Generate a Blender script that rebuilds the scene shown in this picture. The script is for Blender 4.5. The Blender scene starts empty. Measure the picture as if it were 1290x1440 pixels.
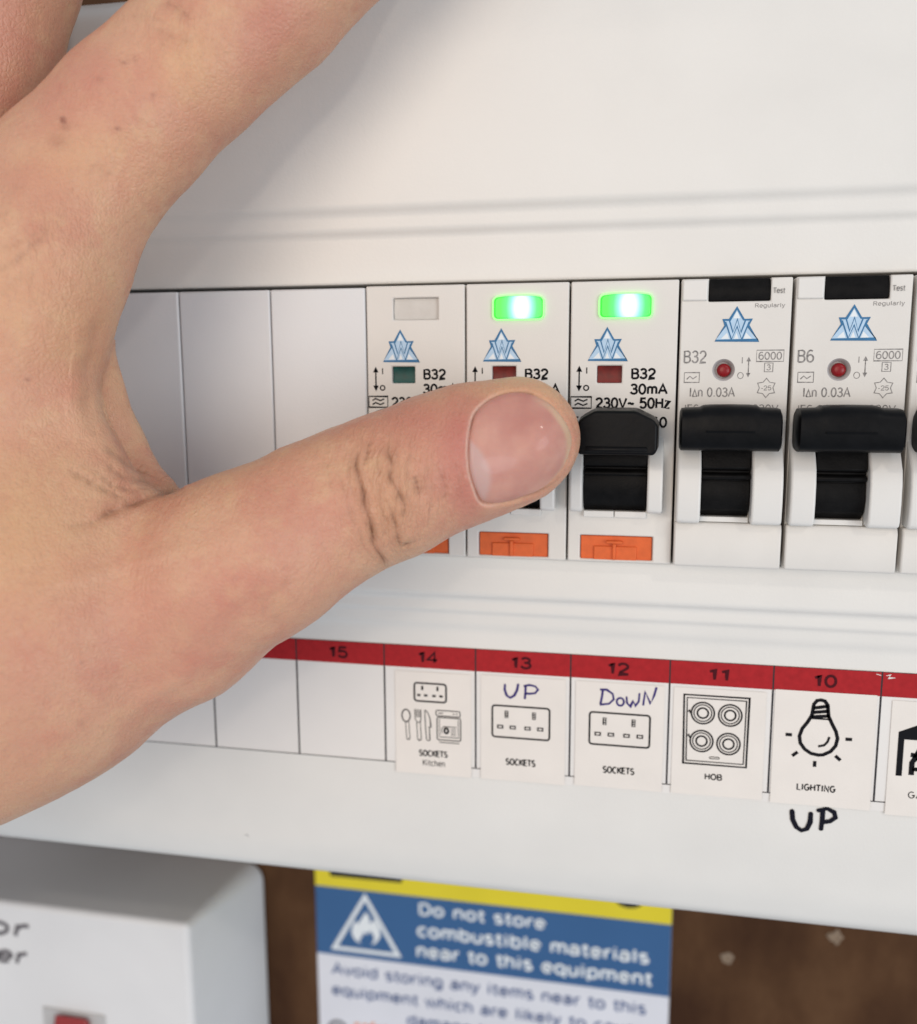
import bpy, bmesh, math, random
import numpy as np
from mathutils import Vector, Matrix
from mathutils.bvhtree import BVHTree

# ------------------------------------------------------------------ camera, world, lamps, exposure
sc = bpy.context.scene
MM = 0.001
CAM = np.array([84.4115, -158.4872, 31.0715])            # mm
YAW, PIT, ROL = -0.201660, -0.155597, -0.0044294
def cam_axes():
    cy, sy, cp, sp = math.cos(YAW), math.sin(YAW), math.cos(PIT), math.sin(PIT)
    f = np.array([sy*cp, cy*cp, sp]); r = np.array([cy, -sy, 0.0]); u = np.cross(r, f)
    c, s = math.cos(ROL), math.sin(ROL)
    return c*r+s*u, -s*r+c*u, f
CR, CU, CF = cam_axes()
FPX = 1300.0
cam = bpy.data.cameras.new('camera'); co = bpy.data.objects.new('camera', cam)
sc.collection.objects.link(co)
m = Matrix(((CR[0], CU[0], -CF[0], CAM[0]*MM), (CR[1], CU[1], -CF[1], CAM[1]*MM), (CR[2], CU[2], -CF[2], CAM[2]*MM), (0, 0, 0, 1)))
co.matrix_world = m
cam.sensor_fit = 'HORIZONTAL'; cam.sensor_width = 36.0; cam.lens = 36.0*FPX/1290.0
cam.clip_start = 0.005; cam.clip_end = 20.0
cam.dof.use_dof = True; cam.dof.focus_distance = 0.148; cam.dof.aperture_fstop = 15.0
sc.camera = co
w = bpy.data.worlds.new('World'); sc.world = w; w.use_nodes = True
bg = w.node_tree.nodes['Background']; bg.inputs[0].default_value = (0.82, 0.94, 1.09, 1); bg.inputs[1].default_value = 0.52
def area(name, loc, target, size, power, col):
    l = bpy.data.lights.new(name, 'AREA'); l.shape = 'DISK'; l.size = size; l.energy = power; l.color = col
    o = bpy.data.objects.new(name, l); sc.collection.objects.link(o)
    o.location = Vector(loc)*MM
    d = (Vector(target)-Vector(loc)); o.rotation_euler = d.to_track_quat('-Z', 'Y').to_euler()
    return o
area('room_lamp', (-150, -900, 170), (60, 0, 10), 0.60, 3.6, (1.0, 0.81, 0.64))
area('window_light', (820, -760, -40), (40, 0, 0), 0.55, 4.5, (0.90, 0.92, 0.94))
area('ceiling_lamp', (560, -560, 520), (60, 0, 10), 0.05, 0.75, (1.0, 0.90, 0.80))
sc.view_settings.view_transform = 'Standard'; sc.view_settings.look = 'None'
sc.view_settings.exposure = 0.0; sc.view_settings.gamma = 1.0
sc.render.engine = 'CYCLES'
sc.cycles.use_denoising = True
sc.cycles.max_bounces = 8

def at(px, py, Y):
    """point (mm) on the plane at depth Y seen at photo position px, py"""
    d = CR*(px-645)/FPX - CU*(py-720)/FPX + CF
    return CAM + d*((Y-CAM[1])/d[1])
def to_px(P):
    d = P-CAM
    z = d@CF
    return 645+FPX*(d@CR)/z, 720-FPX*(d@CU)/z, z

random.seed(4); rng = np.random.default_rng(7)
# ------------------------------------------------------------------ materials
def lin(r, g, b):
    def c(v):
        v /= 255.0
        return v/12.92 if v <= 0.04045 else ((v+0.055)/1.055)**2.4
    return (c(r), c(g), c(b), 1)
def mat(name, col, rough=0.45, spec=0.5, noise=0.0, nscale=300, bump=0.0, bscale=2500, emis=None, estr=0, coat=0.0, metal=0.0, sss=0.0):
    m = bpy.data.materials.new(name); m.use_nodes = True
    nt = m.node_tree; N = nt.nodes; L = nt.links
    b = N['Principled BSDF']
    b.inputs['Base Color'].default_value = col if len(col) == 4 else (*col, 1)
    b.inputs['Roughness'].default_value = rough
    b.inputs['Specular IOR Level'].default_value = spec
    b.inputs['Metallic'].default_value = metal
    b.inputs['Coat Weight'].default_value = coat
    if sss:
        b.inputs['Subsurface Weight'].default_value = sss; b.inputs['Subsurface Scale'].default_value = 0.001
    if emis:
        b.inputs['Emission Color'].default_value = (*emis[:3], 1); b.inputs['Emission Strength'].default_value = estr
    tc = N.new('ShaderNodeTexCoord')
    if noise:
        n = N.new('ShaderNodeTexNoise'); n.inputs['Scale'].default_value = nscale; n.inputs['Detail'].default_value = 6
        L.new(tc.outputs['Object'], n.inputs['Vector'])
        mp = N.new('ShaderNodeMapRange'); mp.inputs[1].default_value = 0.3; mp.inputs[2].default_value = 0.7
        mp.inputs[3].default_value = 1-noise; mp.inputs[4].default_value = 1+noise*0.6
        L.new(n.outputs['Fac'], mp.inputs[0])
        mx = N.new('ShaderNodeVectorMath'); mx.operation = 'SCALE'
        mx.inputs[0].default_value = b.inputs['Base Color'].default_value[:3]
        L.new(mp.outputs[0], mx.inputs['Scale']); L.new(mx.outputs[0], b.inputs['Base Color'])
        mr = N.new('ShaderNodeMapRange'); mr.inputs[3].default_value = max(rough-0.07, 0.02); mr.inputs[4].default_value = min(rough+0.1, 1)
        L.new(n.outputs['Fac'], mr.inputs[0]); L.new(mr.outputs[0], b.inputs['Roughness'])
    if bump:
        n = N.new('ShaderNodeTexNoise'); n.inputs['Scale'].default_value = bscale; n.inputs['Detail'].default_value = 3
        L.new(tc.outputs['Object'], n.inputs['Vector'])
        bp = N.new('ShaderNodeBump'); bp.inputs['Strength'].default_value = bump; bp.inputs['Distance'].default_value = 0.0001
        L.new(n.outputs['Fac'], bp.inputs['Height']); L.new(bp.outputs[0], b.inputs['Normal'])
    return m
M = {}
M['cover'] = mat('cover_white', (0.72, 0.70, 0.66), 0.38, 0.45, 0.03, 60, 0.25, 1800)
M['body'] = mat('breaker_white', (0.69, 0.66, 0.615), 0.45, 0.45, 0.03, 120, 0.2, 3000)
M['cheek'] = mat('cheek_white', (0.70, 0.68, 0.645), 0.38, 0.5, 0.02, 120, 0.15, 3000)
M['blank'] = mat('blank_white', (0.68, 0.69, 0.70), 0.4, 0.45, 0.02, 90, 0.2, 3000)
M['strip'] = mat('strip_white', (0.75, 0.72, 0.685), 0.35, 0.5, 0.02, 90)
M['paper'] = mat('sticker_paper', (0.755, 0.705, 0.65), 0.6, 0.3, 0.03, 150, 0.2, 4000)
M['red'] = mat('red_band', (0.37, 0.016, 0.020), 0.5, 0.15, 0.12, 900)
M['ink'] = mat('black_ink', (0.008, 0.008, 0.010), 0.6, 0.08)
M['grey_ink'] = mat('grey_ink', (0.30, 0.285, 0.275), 0.7, 0.1, 0.55, 2200)
M['number_ink'] = mat('number_ink', (0.065, 0.008, 0.012), 0.6, 0.08)
M['line_ink'] = mat('line_ink', (0.035, 0.033, 0.036), 0.6, 0.1)
M['pen'] = mat('blue_pen', (0.028, 0.014, 0.16), 0.5, 0.4, 0.4, 2500)
M['marker'] = mat('black_marker', (0.006, 0.006, 0.012), 0.4, 0.15)
M['black'] = mat('black_plastic', (0.004, 0.004, 0.0045), 0.36, 0.12, 0.3, 500, 0.3, 1100)
M['black2'] = mat('dark_plastic', (0.006, 0.0056, 0.0056), 0.42, 0.09, 0.3, 700, 0.4, 2500)
M['void'] = mat('dark_interior', (0.01, 0.01, 0.01), 0.8, 0.1)
M['orange'] = mat('orange_plastic', (0.68, 0.125, 0.03), 0.42, 0.3, 0.1, 700, 0.3, 3000)
M['blue_line'] = mat('emblem_blue', (0.05, 0.17, 0.33), 0.5, 0.15, 0.1, 900)
M['blue_fill'] = mat('emblem_pale_blue', (0.44, 0.60, 0.76), 0.5, 0.4, 0.08, 900)
M['white_ink'] = mat('emblem_white', (0.74, 0.78, 0.80), 0.5, 0.4)
M['green_flag'] = mat('green_flag', (0.003, 0.065, 0.058), 0.35, 0.25, 0.3, 900)
M['red_flag'] = mat('red_flag', (0.15, 0.013, 0.010), 0.35, 0.25, 0.3, 900)
M['lens_off'] = mat('unlit_lens', (0.52, 0.50, 0.47), 0.3, 0.5, 0.08, 500)
M['button_red'] = mat('red_dot', (0.24, 0.009, 0.012), 0.3, 0.3)
M['grey_cup'] = mat('grey_cup', (0.47, 0.46, 0.45), 0.35, 0.5)
M['wood'] = None

def lens_material():
    m = bpy.data.materials.new('lit_green_lens'); m.use_nodes = True
    nt = m.node_tree; N = nt.nodes; L = nt.links; b = N['Principled BSDF']
    b.inputs['Base Color'].default_value = (0.03, 0.3, 0.05, 1); b.inputs['Roughness'].default_value = 0.3
    tc = N.new('ShaderNodeTexCoord')
    mp = N.new('ShaderNodeMapping'); mp.inputs['Scale'].default_value = (1/0.0036, 1, 1/0.0060)
    L.new(tc.outputs['Object'], mp.inputs['Vector'])
    ln = N.new('ShaderNodeVectorMath'); ln.operation = 'LENGTH'; L.new(mp.outputs[0], ln.inputs[0])
    r = N.new('ShaderNodeValToRGB'); e = r.color_ramp.elements
    e[0].position = 0.0; e[0].color = (1.15, 1.3, 1.1, 1)
    e[1].position = 1.0; e[1].color = (0.035, 0.74, 0.03, 1)
    for p, c in ((0.28, (0.80, 1.15, 1.0, 1)), (0.5, (0.24, 0.98, 0.62, 1)), (0.72, (0.05, 0.80, 0.15, 1))):
        x = e.new(p); x.color = c
    L.new(ln.outputs['Value'], r.inputs[0]); L.new(r.outputs[0], b.inputs['Emission Color'])
    b.inputs['Emission Strength'].default_value = 1.25
    return m
M['lens_on'] = lens_material()
M['lens_rim'] = mat('lens_rim_glow', (0.3, 0.9, 0.3), 0.3, 0.5, emis=(0.16, 1.0, 0.10), estr=1.0)

def wood_material():
    m = bpy.data.materials.new('brown_board'); m.use_nodes = True
    nt = m.node_tree; N = nt.nodes; L = nt.links; b = N['Principled BSDF']
    tc = N.new('ShaderNodeTexCoord')
    n = N.new('ShaderNodeTexNoise'); n.inputs['Scale'].default_value = 22; n.inputs['Detail'].default_value = 8; n.inputs['Roughness'].default_value = 0.6
    mp = N.new('ShaderNodeMapping'); mp.inputs['Scale'].default_value = (1.5, 1, 0.8)
    L.new(tc.outputs['Object'], mp.inputs['Vector']); L.new(mp.outputs[0], n.inputs['Vector'])
    r = N.new('ShaderNodeValToRGB'); e = r.color_ramp.elements
    e[0].position = 0.33; e[0].color = (0.042, 0.017, 0.007, 1); e[1].position = 0.7; e[1].color = (0.125, 0.064, 0.030, 1)
    x = e.new(0.5); x.color = (0.076, 0.035, 0.015, 1)
    L.new(n.outputs['Fac'], r.inputs[0]); L.new(r.outputs[0], b.inputs['Base Color'])
    b.inputs['Roughness'].default_value = 0.55; b.inputs['Specular IOR Level'].default_value = 0.12
    n2 = N.new('ShaderNodeTexNoise'); n2.inputs['Scale'].default_value = 900; L.new(tc.outputs['Object'], n2.inputs['Vector'])
    bp = N.new('ShaderNodeBump'); bp.inputs['Strength'].default_value = 0.4; bp.inputs['Distance'].default_value = 0.0002
    L.new(n2.outputs['Fac'], bp.inputs['Height']); L.new(bp.outputs[0], b.inputs['Normal'])
    return m
M['wood'] = wood_material()

# ------------------------------------------------------------------ object helpers (all shape numbers in mm, local to the thing)
C = sc.collection
def thing(name, label, cat, loc=(0, 0, 0), group=None):
    o = bpy.data.objects.new(name, None); C.objects.link(o); o.empty_display_size = 0.01
    o.location = Vector(loc)*MM; o['label'] = label; o['category'] = cat
    if group: o['group'] = group
    return o
def obj(name, bm, material, parent=None, bevel=0.0, segs=2, smooth=True, loc=None, angle=35, normals=True):
    me = bpy.data.meshes.new(name)
    if normals: bmesh.ops.recalc_face_normals(bm, faces=bm.faces)
    bmesh.ops.scale(bm, vec=(MM, MM, MM), verts=bm.verts)
    bm.to_mesh(me); bm.free()
    o = bpy.data.objects.new(name, me); C.objects.link(o)
    for mm in (material if isinstance(material, (list, tuple)) else [material]): me.materials.append(mm)
    if parent: o.parent = parent
    if loc is not None: o.location = Vector(loc)*MM
    if bevel:
        b = o.modifiers.new('bevel', 'BEVEL'); b.width = bevel*MM; b.segments = segs; b.limit_method = 'ANGLE'; b.angle_limit = math.radians(angle)
        b.harden_normals = False
    if smooth:
        for p in me.polygons: p.use_smooth = True
        try: me.set_sharp_from_angle(angle=math.radians(40))
        except Exception: pass
    return o
def box(bm, x0, x1, y0, y1, z0, z1):
    v = [bm.verts.new(p) for p in ((x0, y0, z0), (x1, y0, z0), (x1, y1, z0), (x0, y1, z0), (x0, y0, z1), (x1, y0, z1), (x1, y1, z1), (x0, y1, z1))]
    for f in ((0, 1, 2, 3), (7, 6, 5, 4), (0, 4, 5, 1), (1, 5, 6, 2), (2, 6, 7, 3), (3, 7, 4, 0)): bm.faces.new([v[i] for i in f])
    return v
def prism_x(bm, prof, x0, x1):
    """profile of (y, z) extruded along x"""
    a = [bm.verts.new((x0, y, z)) for y, z in prof]; b = [bm.verts.new((x1, y, z)) for y, z in prof]
    n = len(prof)
    for i in range(n): bm.faces.new((a[i], a[(i+1) % n], b[(i+1) % n], b[i]))
    bm.faces.new(a[::-1]); bm.faces.new(b)
def prism_y(bm, outline, y0, y1, shrink=1.0, c=None):
    """outline of (x, z) extruded along y, front (y0) scaled by shrink about c"""
    if c is None: c = (sum(p[0] for p in outline)/len(outline), sum(p[1] for p in outline)/len(outline))
    a = [bm.verts.new((c[0]+(x-c[0])*shrink, y0, c[1]+(z-c[1])*shrink)) for x, z in outline]
    b = [bm.verts.new((x, y1, z)) for x, z in outline]
    n = len(outline)
    for i in range(n): bm.faces.new((a[i], a[(i+1) % n], b[(i+1) % n], b[i]))
    bm.faces.new(a[::-1]); bm.faces.new(b)
def flat(bm, pts, y):
    return bm.faces.new([bm.verts.new((x, y, z)) for x, z in pts])
def holed_block(bm, x0, x1, z0, z1, yf, yb, holes):
    """solid block whose front has rectangular recesses (hx0,hx1,hz0,hz1,depth)"""
    xs = sorted(set([x0, x1]+[h[0] for h in holes]+[h[1] for h in holes])); zs = sorted(set([z0, z1]+[h[2] for h in holes]+[h[3] for h in holes]))
    V = {}
    def v(x, y, z):
        k = (round(x, 4), round(y, 4), round(z, 4))
        if k not in V: V[k] = bm.verts.new((x, y, z))
        return V[k]
    def inh(xa, xb, za, zb):
        for h in holes:
            if xa >= h[0]-1e-6 and xb <= h[1]+1e-6 and za >= h[2]-1e-6 and zb <= h[3]+1e-6: return h
        return None
    nx, nz = len(xs)-1, len(zs)-1
    D = {}
    for i in range(nx):
        for j in range(nz):
            h = inh(xs[i], xs[i+1], zs[j], zs[j+1]); D[i, j] = yf if h is None else yf+h[4]
    def quad(*p):
        vs = [v(*q) for q in p]
        if len(set(vs)) == 4:
            try: bm.faces.new(vs)
            except ValueError: pass
    for i in range(nx):
        for j in range(nz):
            y = D[i, j]; a, b, c, d = xs[i], xs[i+1], zs[j], zs[j+1]
            quad((a, y, c), (b, y, c), (b, y, d), (a, y, d))
            if i+1 < nx and D[i+1, j] != y: quad((b, y, c), (b, D[i+1, j], c), (b, D[i+1, j], d), (b, y, d))
            if j+1 < nz and D[i, j+1] != y: quad((a, y, d), (b, y, d), (b, D[i, j+1], d), (a, D[i, j+1], d))
            if i == 0: quad((a, y, c), (a, y, d), (a, yb, d), (a, yb, c))
            if i == nx-1: quad((b, y, c), (b, yb, c), (b, yb, d), (b, y, d))
            if j == 0: quad((a, y, c), (a, yb, c), (b, yb, c), (b, y, c))
            if j == nz-1: quad((a, y, d), (b, y, d), (b, yb, d), (a, yb, d))
            quad((a, yb, c), (a, yb, d), (b, yb, d), (b, yb, c))
def tube_disc(bm, cx, cz, prof, n=28):
    """lathe about a y axis through cx,cz: prof of (r, y)"""
    rings = []
    for r, y in prof:
        if r < 1e-6: rings.append([bm.verts.new((cx, y, cz))])
        else: rings.append([bm.verts.new((cx+r*math.cos(2*math.pi*k/n), y, cz+r*math.sin(2*math.pi*k/n))) for k in range(n)])
    for a, b in zip(rings, rings[1:]):
        for k in range(n):
            q = [a[k % len(a)], a[(k+1) % len(a)], b[(k+1) % len(b)], b[k % len(b)]]
            u = []
            for x in q:
                if x not in u: u.append(x)
            if len(u) >= 3: bm.faces.new(u)

def _arc(cx, cz, rx, rz, a0, a1, n=9):
    return [(cx+rx*math.cos(math.radians(a)), cz+rz*math.sin(math.radians(a))) for a in np.linspace(a0, a1, n)]
def _glyphs():
    """plain sans lettering as pen strokes; cap height 1, x height 0.73"""
    g = {}; xh = 0.73; r = xh/2
    bowl = lambda cx, w=0.26: _arc(cx, r, w, r, 0, 360, 17)
    g['0'] = (0.62, [_arc(0.31, 0.5, 0.26, 0.5, 0, 360, 21)])
    g['1'] = (0.46, [[(0.06, 0.74), (0.18, 0.83), (0.29, 1.0), (0.29, 0)]])
    g['2'] = (0.62, [_arc(0.31, 0.72, 0.26, 0.28, 170, -25, 9)+[(0.4, 0.42), (0.16, 0.2), (0.05, 0.0), (0.6, 0.0)]])
    g['3'] = (0.62, [_arc(0.3, 0.76, 0.23, 0.24, 160, -80, 9)+[(0.22, 0.53)], [(0.22, 0.53)]+_arc(0.3, 0.27, 0.27, 0.27, 80, -165, 11)])
    g['4'] = (0.64, [[(0.62, 0.26), (0.02, 0.26), (0.45, 1.0), (0.45, 0)]])
    g['5'] = (0.62, [[(0.54, 1.0), (0.14, 1.0), (0.08, 0.48)]+_arc(0.3, 0.32, 0.27, 0.32, 120, -155, 11)])
    g['6'] = (0.62, [[(0.5, 0.93)]+_arc(0.34, 0.6, 0.28, 0.4, 75, 180, 7)+[(0.06, 0.35)], _arc(0.32, 0.31, 0.26, 0.31, 0, 360, 17)])
    g['9'] = (0.62, [[(0.12, 0.07)]+_arc(0.28, 0.4, 0.28, 0.4, -105, 0, 7)+[(0.56, 0.65)], _arc(0.3, 0.69, 0.26, 0.31, 0, 360, 17)])
    g['A'] = (0.74, [[(0.02, 0), (0.37, 1.0), (0.72, 0)], [(0.16, 0.34), (0.58, 0.34)]])
    g['B'] = (0.66, [[(0.08, 0), (0.08, 1.0), (0.38, 1.0)]+_arc(0.38, 0.77, 0.2, 0.23, 80, -80, 7)+[(0.1, 0.54)], [(0.38, 0.54)]+_arc(0.4, 0.27, 0.22, 0.27, 80, -90, 7)+[(0.08, 0)]])
    g['C'] = (0.7, [_arc(0.38, 0.5, 0.31, 0.5, 50, 310, 15)])
    g['D'] = (0.7, [[(0.08, 0), (0.08, 1.0), (0.32, 1.0)]+_arc(0.32, 0.5, 0.32, 0.5, 85, -85, 11)+[(0.08, 0)]])
    g['E'] = (0.6, [[(0.56, 1), (0.08, 1), (0.08, 0), (0.58, 0)], [(0.1, 0.53), (0.52, 0.53)]])
    g['G'] = (0.74, [_arc(0.38, 0.5, 0.31, 0.5, 50, 335, 15)+[(0.69, 0.44), (0.42, 0.44)]])
    g['H'] = (0.7, [[(0.08, 0), (0.08, 1)], [(0.62, 0), (0.62, 1)], [(0.08, 0.53), (0.62, 0.53)]])
    g['I'] = (0.26, [[(0.13, 0), (0.13, 1)]])
    g['K'] = (0.66, [[(0.08, 0), (0.08, 1)], [(0.6, 1), (0.1, 0.42)], [(0.26, 0.6), (0.64, 0)]])
    g['L'] = (0.56, [[(0.08, 1), (0.08, 0), (0.54, 0)]])
    g['N'] = (0.7, [[(0.08, 0), (0.08, 1), (0.62, 0), (0.62, 1)]])
    g['O'] = (0.78, [_arc(0.39, 0.5, 0.33, 0.5, 0, 360, 21)])
    g['R'] = (0.68, [[(0.08, 0), (0.08, 1), (0.38, 1)]+_arc(0.38, 0.75, 0.22, 0.25, 80, -80, 7)+[(0.1, 0.5)], [(0.36, 0.5), (0.64, 0)]])
    g['S'] = (0.64, [_arc(0.31, 0.75, 0.23, 0.25, 35, 250, 10)+_arc(0.33, 0.26, 0.25, 0.26, 75, -150, 10)])
    g['T'] = (0.62, [[(0.02, 1), (0.6, 1)], [(0.31, 1), (0.31, 0)]])
    g['V'] = (0.7, [[(0.02, 1), (0.35, 0), (0.68, 1)]])
    g['a'] = (0.56, [_arc(0.27, 0.5, 0.2, 0.23, 155, 0, 7)+[(0.47, 0.12), (0.52, 0.0)], _arc(0.25, 0.2, 0.2, 0.2, 60, 310, 11)+[(0.47, 0.2), (0.46, 0.42), (0.25, 0.40)]])
    g['b'] = (0.6, [[(0.08, 0), (0.08, 1)], bowl(0.32, 0.24)])
    g['c'] = (0.52, [_arc(0.3, r, 0.24, r, 50, 310, 13)])
    g['d'] = (0.6, [[(0.52, 0), (0.52, 1)], bowl(0.28, 0.24)])
    g['e'] = (0.58, [[(0.06, r), (0.52, r)]+_arc(0.29, r, 0.235, r, 5, 320, 14)])
    g['f'] = (0.34, [[(0.36, 0.99), (0.22, 0.98), (0.17, 0.85), (0.17, 0)], [(0.02, xh), (0.33, xh)]])
    g['g'] = (0.6, [[(0.52, xh), (0.52, -0.08)]+_arc(0.29, -0.05, 0.23, 0.2, 0, -150, 7), bowl(0.28, 0.24)])
    g['h'] = (0.58, [[(0.08, 0), (0.08, 1)], [(0.08, 0.45)]+_arc(0.29, 0.5, 0.21, 0.23, 150, 0, 7)+[(0.5, 0)]])
    g['i'] = (0.24, [[(0.12, 0), (0.12, xh)], [(0.12, 0.88), (0.12, 1.0)]])
    g['k'] = (0.52, [[(0.08, 0), (0.08, 1)], [(0.46, xh), (0.1, 0.3)], [(0.22, 0.42), (0.5, 0)]])
    g['l'] = (0.24, [[(0.12, 0), (0.12, 1)]])
    g['m'] = (0.88, [[(0.08, 0), (0.08, xh)], [(0.08, 0.45)]+_arc(0.26, 0.52, 0.18, 0.21, 150, 0, 7)+[(0.44, 0)], [(0.44, 0.45)]+_arc(0.62, 0.52, 0.18, 0.21, 150, 0, 7)+[(0.8, 0)]])
    g['n'] = (0.58, [[(0.08, 0), (0.08, xh)], [(0.08, 0.45)]+_arc(0.29, 0.5, 0.21, 0.23, 150, 0, 7)+[(0.5, 0)]])
    g['o'] = (0.6, [bowl(0.3)])
    g['p'] = (0.6, [[(0.08, -0.27), (0.08, xh)], bowl(0.32, 0.24)])
    g['q'] = (0.6, [[(0.52, -0.27), (0.52, xh)], bowl(0.28, 0.24)])
    g['r'] = (0.36, [[(0.08, 0), (0.08, xh)], [(0.08, 0.42), (0.16, 0.64), (0.26, 0.72), (0.36, 0.70)]])
    g['s'] = (0.5, [_arc(0.25, 0.55, 0.18, 0.18, 35, 250, 8)+_arc(0.26, 0.19, 0.19, 0.19, 75, -150, 8)])
    g['t'] = (0.34, [[(0.16, 0.95), (0.16, 0.12), (0.22, 0.01), (0.34, 0.01)], [(0.01, xh), (0.33, xh)]])
    g['u'] = (0.58, [[(0.08, xh), (0.08, 0.24)]+_arc(0.29, 0.23, 0.21, 0.23, 180, 330, 7), [(0.5, xh), (0.5, 0)]])
    g['v'] = (0.52, [[(0.02, xh), (0.26, 0), (0.5, xh)]])
    g['w'] = (0.76, [[(0.02, xh), (0.2, 0), (0.38, xh), (0.56, 0), (0.74, xh)]])
    g['y'] = (0.52, [[(0.02, xh), (0.27, 0.02)], [(0.5, xh), (0.22, -0.15), (0.12, -0.25), (0.03, -0.24)]])
    g['z'] = (0.5, [[(0.05, xh), (0.46, xh), (0.04, 0), (0.48, 0)]])
    g['.'] = (0.26, [[(0.13, 0.0), (0.13, 0.1)]])
    g['-'] = (0.36, [[(0.05, 0.38), (0.31, 0.38)]])
    g['~'] = (0.6, [[(0.05, 0.38), (0.14, 0.5), (0.24, 0.5), (0.36, 0.4), (0.46, 0.4), (0.55, 0.52)]])
    g['\u0394'] = (0.56, [[(0.03, 0), (0.28, 0.8), (0.53, 0), (0.03, 0)]])
    g[' '] = (0.32, [])
    return g
GLY = _glyphs()
_ts = [0]
def text(bm, s, x0, x1, z0, z1, y, bold=0.0, mi=0, slant=0.0, weight=None):
    """flat stroke lettering; caps and figures fill x0..x1, z0..z1 (z0 is the foot of any tail)"""
    tail = any(c in 'gpqy' for c in s)
    H = (z1-z0)/(1.27 if tail else 1.0); zb = z1-H
    adv = sum(GLY[c][0] for c in s)+0.10*(len(s)-1)
    sx = (x1-x0)/adv; x = x0
    wd = H*(0.135+bold) if weight is None else weight
    inset = wd*0.5
    for c in s:
        aw, st = GLY[c]
        for p in st:
            _ts[0] = (_ts[0]+1) % 7
            q = [(x+a*sx+slant*b*H, zb+inset+b*(H-2*inset)) for a, b in p]
            stroke(bm, q, wd, y-0.002*_ts[0], mi=mi)
        x += (aw+0.10)*sx
def stroke(bm, pts, wd, y, closed=False, mi=0, taper=None, jitter=0.0):
    """flat pen stroke with round joints"""
    pts = [Vector((p[0], p[1])) for p in pts]
    n = len(pts); segs = n if closed else n-1
    W = [wd*(1+jitter*(random.random()-0.5)) if taper is None else wd*taper[i] for i in range(n)]
    if closed or n > 2:
        L = []; R = []
        for i in range(n):
            a = pts[i-1] if (i > 0 or closed) else pts[i]; b = pts[(i+1) % n] if (i < n-1 or closed) else pts[i]
            t = (b-a); t = t.normalized() if t.length > 1e-9 else Vector((1, 0))
            nn = Vector((-t.y, t.x))
            t0 = (pts[i]-a); k = 1.0
            if t0.length > 1e-9 and (b-pts[i]).length > 1e-9:
                t0.normalize(); k = 1/max(abs(Vector((-t0.y, t0.x)).dot(nn)), 0.55)
            L.append(bm.verts.new((pts[i].x+nn.x*W[i]/2*k, y, pts[i].y+nn.y*W[i]/2*k))); R.append(bm.verts.new((pts[i].x-nn.x*W[i]/2*k, y, pts[i].y-nn.y*W[i]/2*k)))
        for i in range(segs):
            j = (i+1) % n
            try: f = bm.faces.new((L[i], L[j], R[j], R[i])); f.material_index = mi
            except ValueError: pass
    else:
        a, b = pts; t = (b-a).normalized(); nn = Vector((-t.y, t.x))*wd/2
        f = bm.faces.new([bm.verts.new((q.x, y, q.y)) for q in (a+nn, b+nn, b-nn, a-nn)]); f.material_index = mi
def ring(bm, cx, cz, r, wd, y, n=24, mi=0, sx=1.0):
    stroke(bm, [(cx+sx*r*math.cos(2*math.pi*k/n), cz+r*math.sin(2*math.pi*k/n)) for k in range(n)], wd, y, True, mi)
def rrect(x0, x1, z0, z1, r, n=4):
    out = []
    for cx, cz, a0 in ((x1-r, z1-r, 0), (x0+r, z1-r, 90), (x0+r, z0+r, 180), (x1-r, z0+r, 270)):
        for k in range(n+1):
            a = math.radians(a0+90*k/n); out.append((cx+r*math.cos(a), cz+r*math.sin(a)))
    return out
def face_front(bm):
    for f in bm.faces:
        f.normal_update()
        if f.normal.y > 0: f.normal_flip()
def printed(name, bm, material, parent, label=None):
    face_front(bm)
    o = obj(name, bm, material, parent, smooth=False, normals=False)
    if label: o['label'] = label
    return o

# ------------------------------------------------------------------ back wall
bm = bmesh.new(); box(bm, -330, 420, 75.4, 90, -330, 330)
o = obj('wall', bm, M['wood']); o['kind'] = 'structure'; o['label'] = 'dark brown board behind the fuse box'; 

# ------------------------------------------------------------------ consumer unit (cover, strip, stickers)
unit = thing('consumer_unit', 'white plastic fuse box enclosure with a red numbered label strip under the row of breakers', 'fuse box', (0, 0, 0))
X0, X1 = -112.0, 168.0
def arc(pts, n=6):
    """smooth a polyline of (y,z) with quadratic corners"""
    out = [pts[0]]
    for a, b, c in zip(pts, pts[1:], pts[2:]):
        a, b, c = map(np.array, (a, b, c))
        la, lc = np.linalg.norm(a-b), np.linalg.norm(c-b); r = min(la, lc)*0.45
        p, q = b+(a-b)/la*r, b+(c-b)/lc*r
        for t in np.linspace(0, 1, n):
            out.append(tuple((1-t)**2*p+2*t*(1-t)*b+t*t*q))
    out.append(pts[-1]); return out
up = arc([(17, 45.65), (3.2, 45.65), (3.0, 46.0), (2.95, 53.7), (2.15, 54.8), (2.1, 57.3), (1.2, 58.6), (0.9, 72), (1.2, 87), (3.5, 95.8), (11, 98.9), (30, 99.5)])
bm = bmesh.new(); prism_x(bm, up+[(30, 95.5), (12, 94.5), (5, 88), (5, 49), (17, 49)], X0, X1)
lowp = arc([(17, -2.75), (3.3, -2.75), (3.0, -3.05), (3.0, -10.1), (4.2, -11.2), (4.25, -13.4), (4.85, -14.2), (5.1, -16.2), (5.75, -17.6), (5.92, -21), (5.92, -47), (6.3, -55), (8.2, -66), (10.6, -71.8), (13.4, -74.3), (30, -75.0)])
prism_x(bm, lowp+[(30, -72), (14, -71), (9, -60), (9, -8), (17, -8)], X0, X1)
box(bm, X0+0.1, -53.8, 3.02, 16.8, -2.9, 45.8); box(bm, 142.9, X1-0.1, 3.02, 16.8, -2.9, 45.8)
obj('cover', bm, M['cover'], unit)
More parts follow.
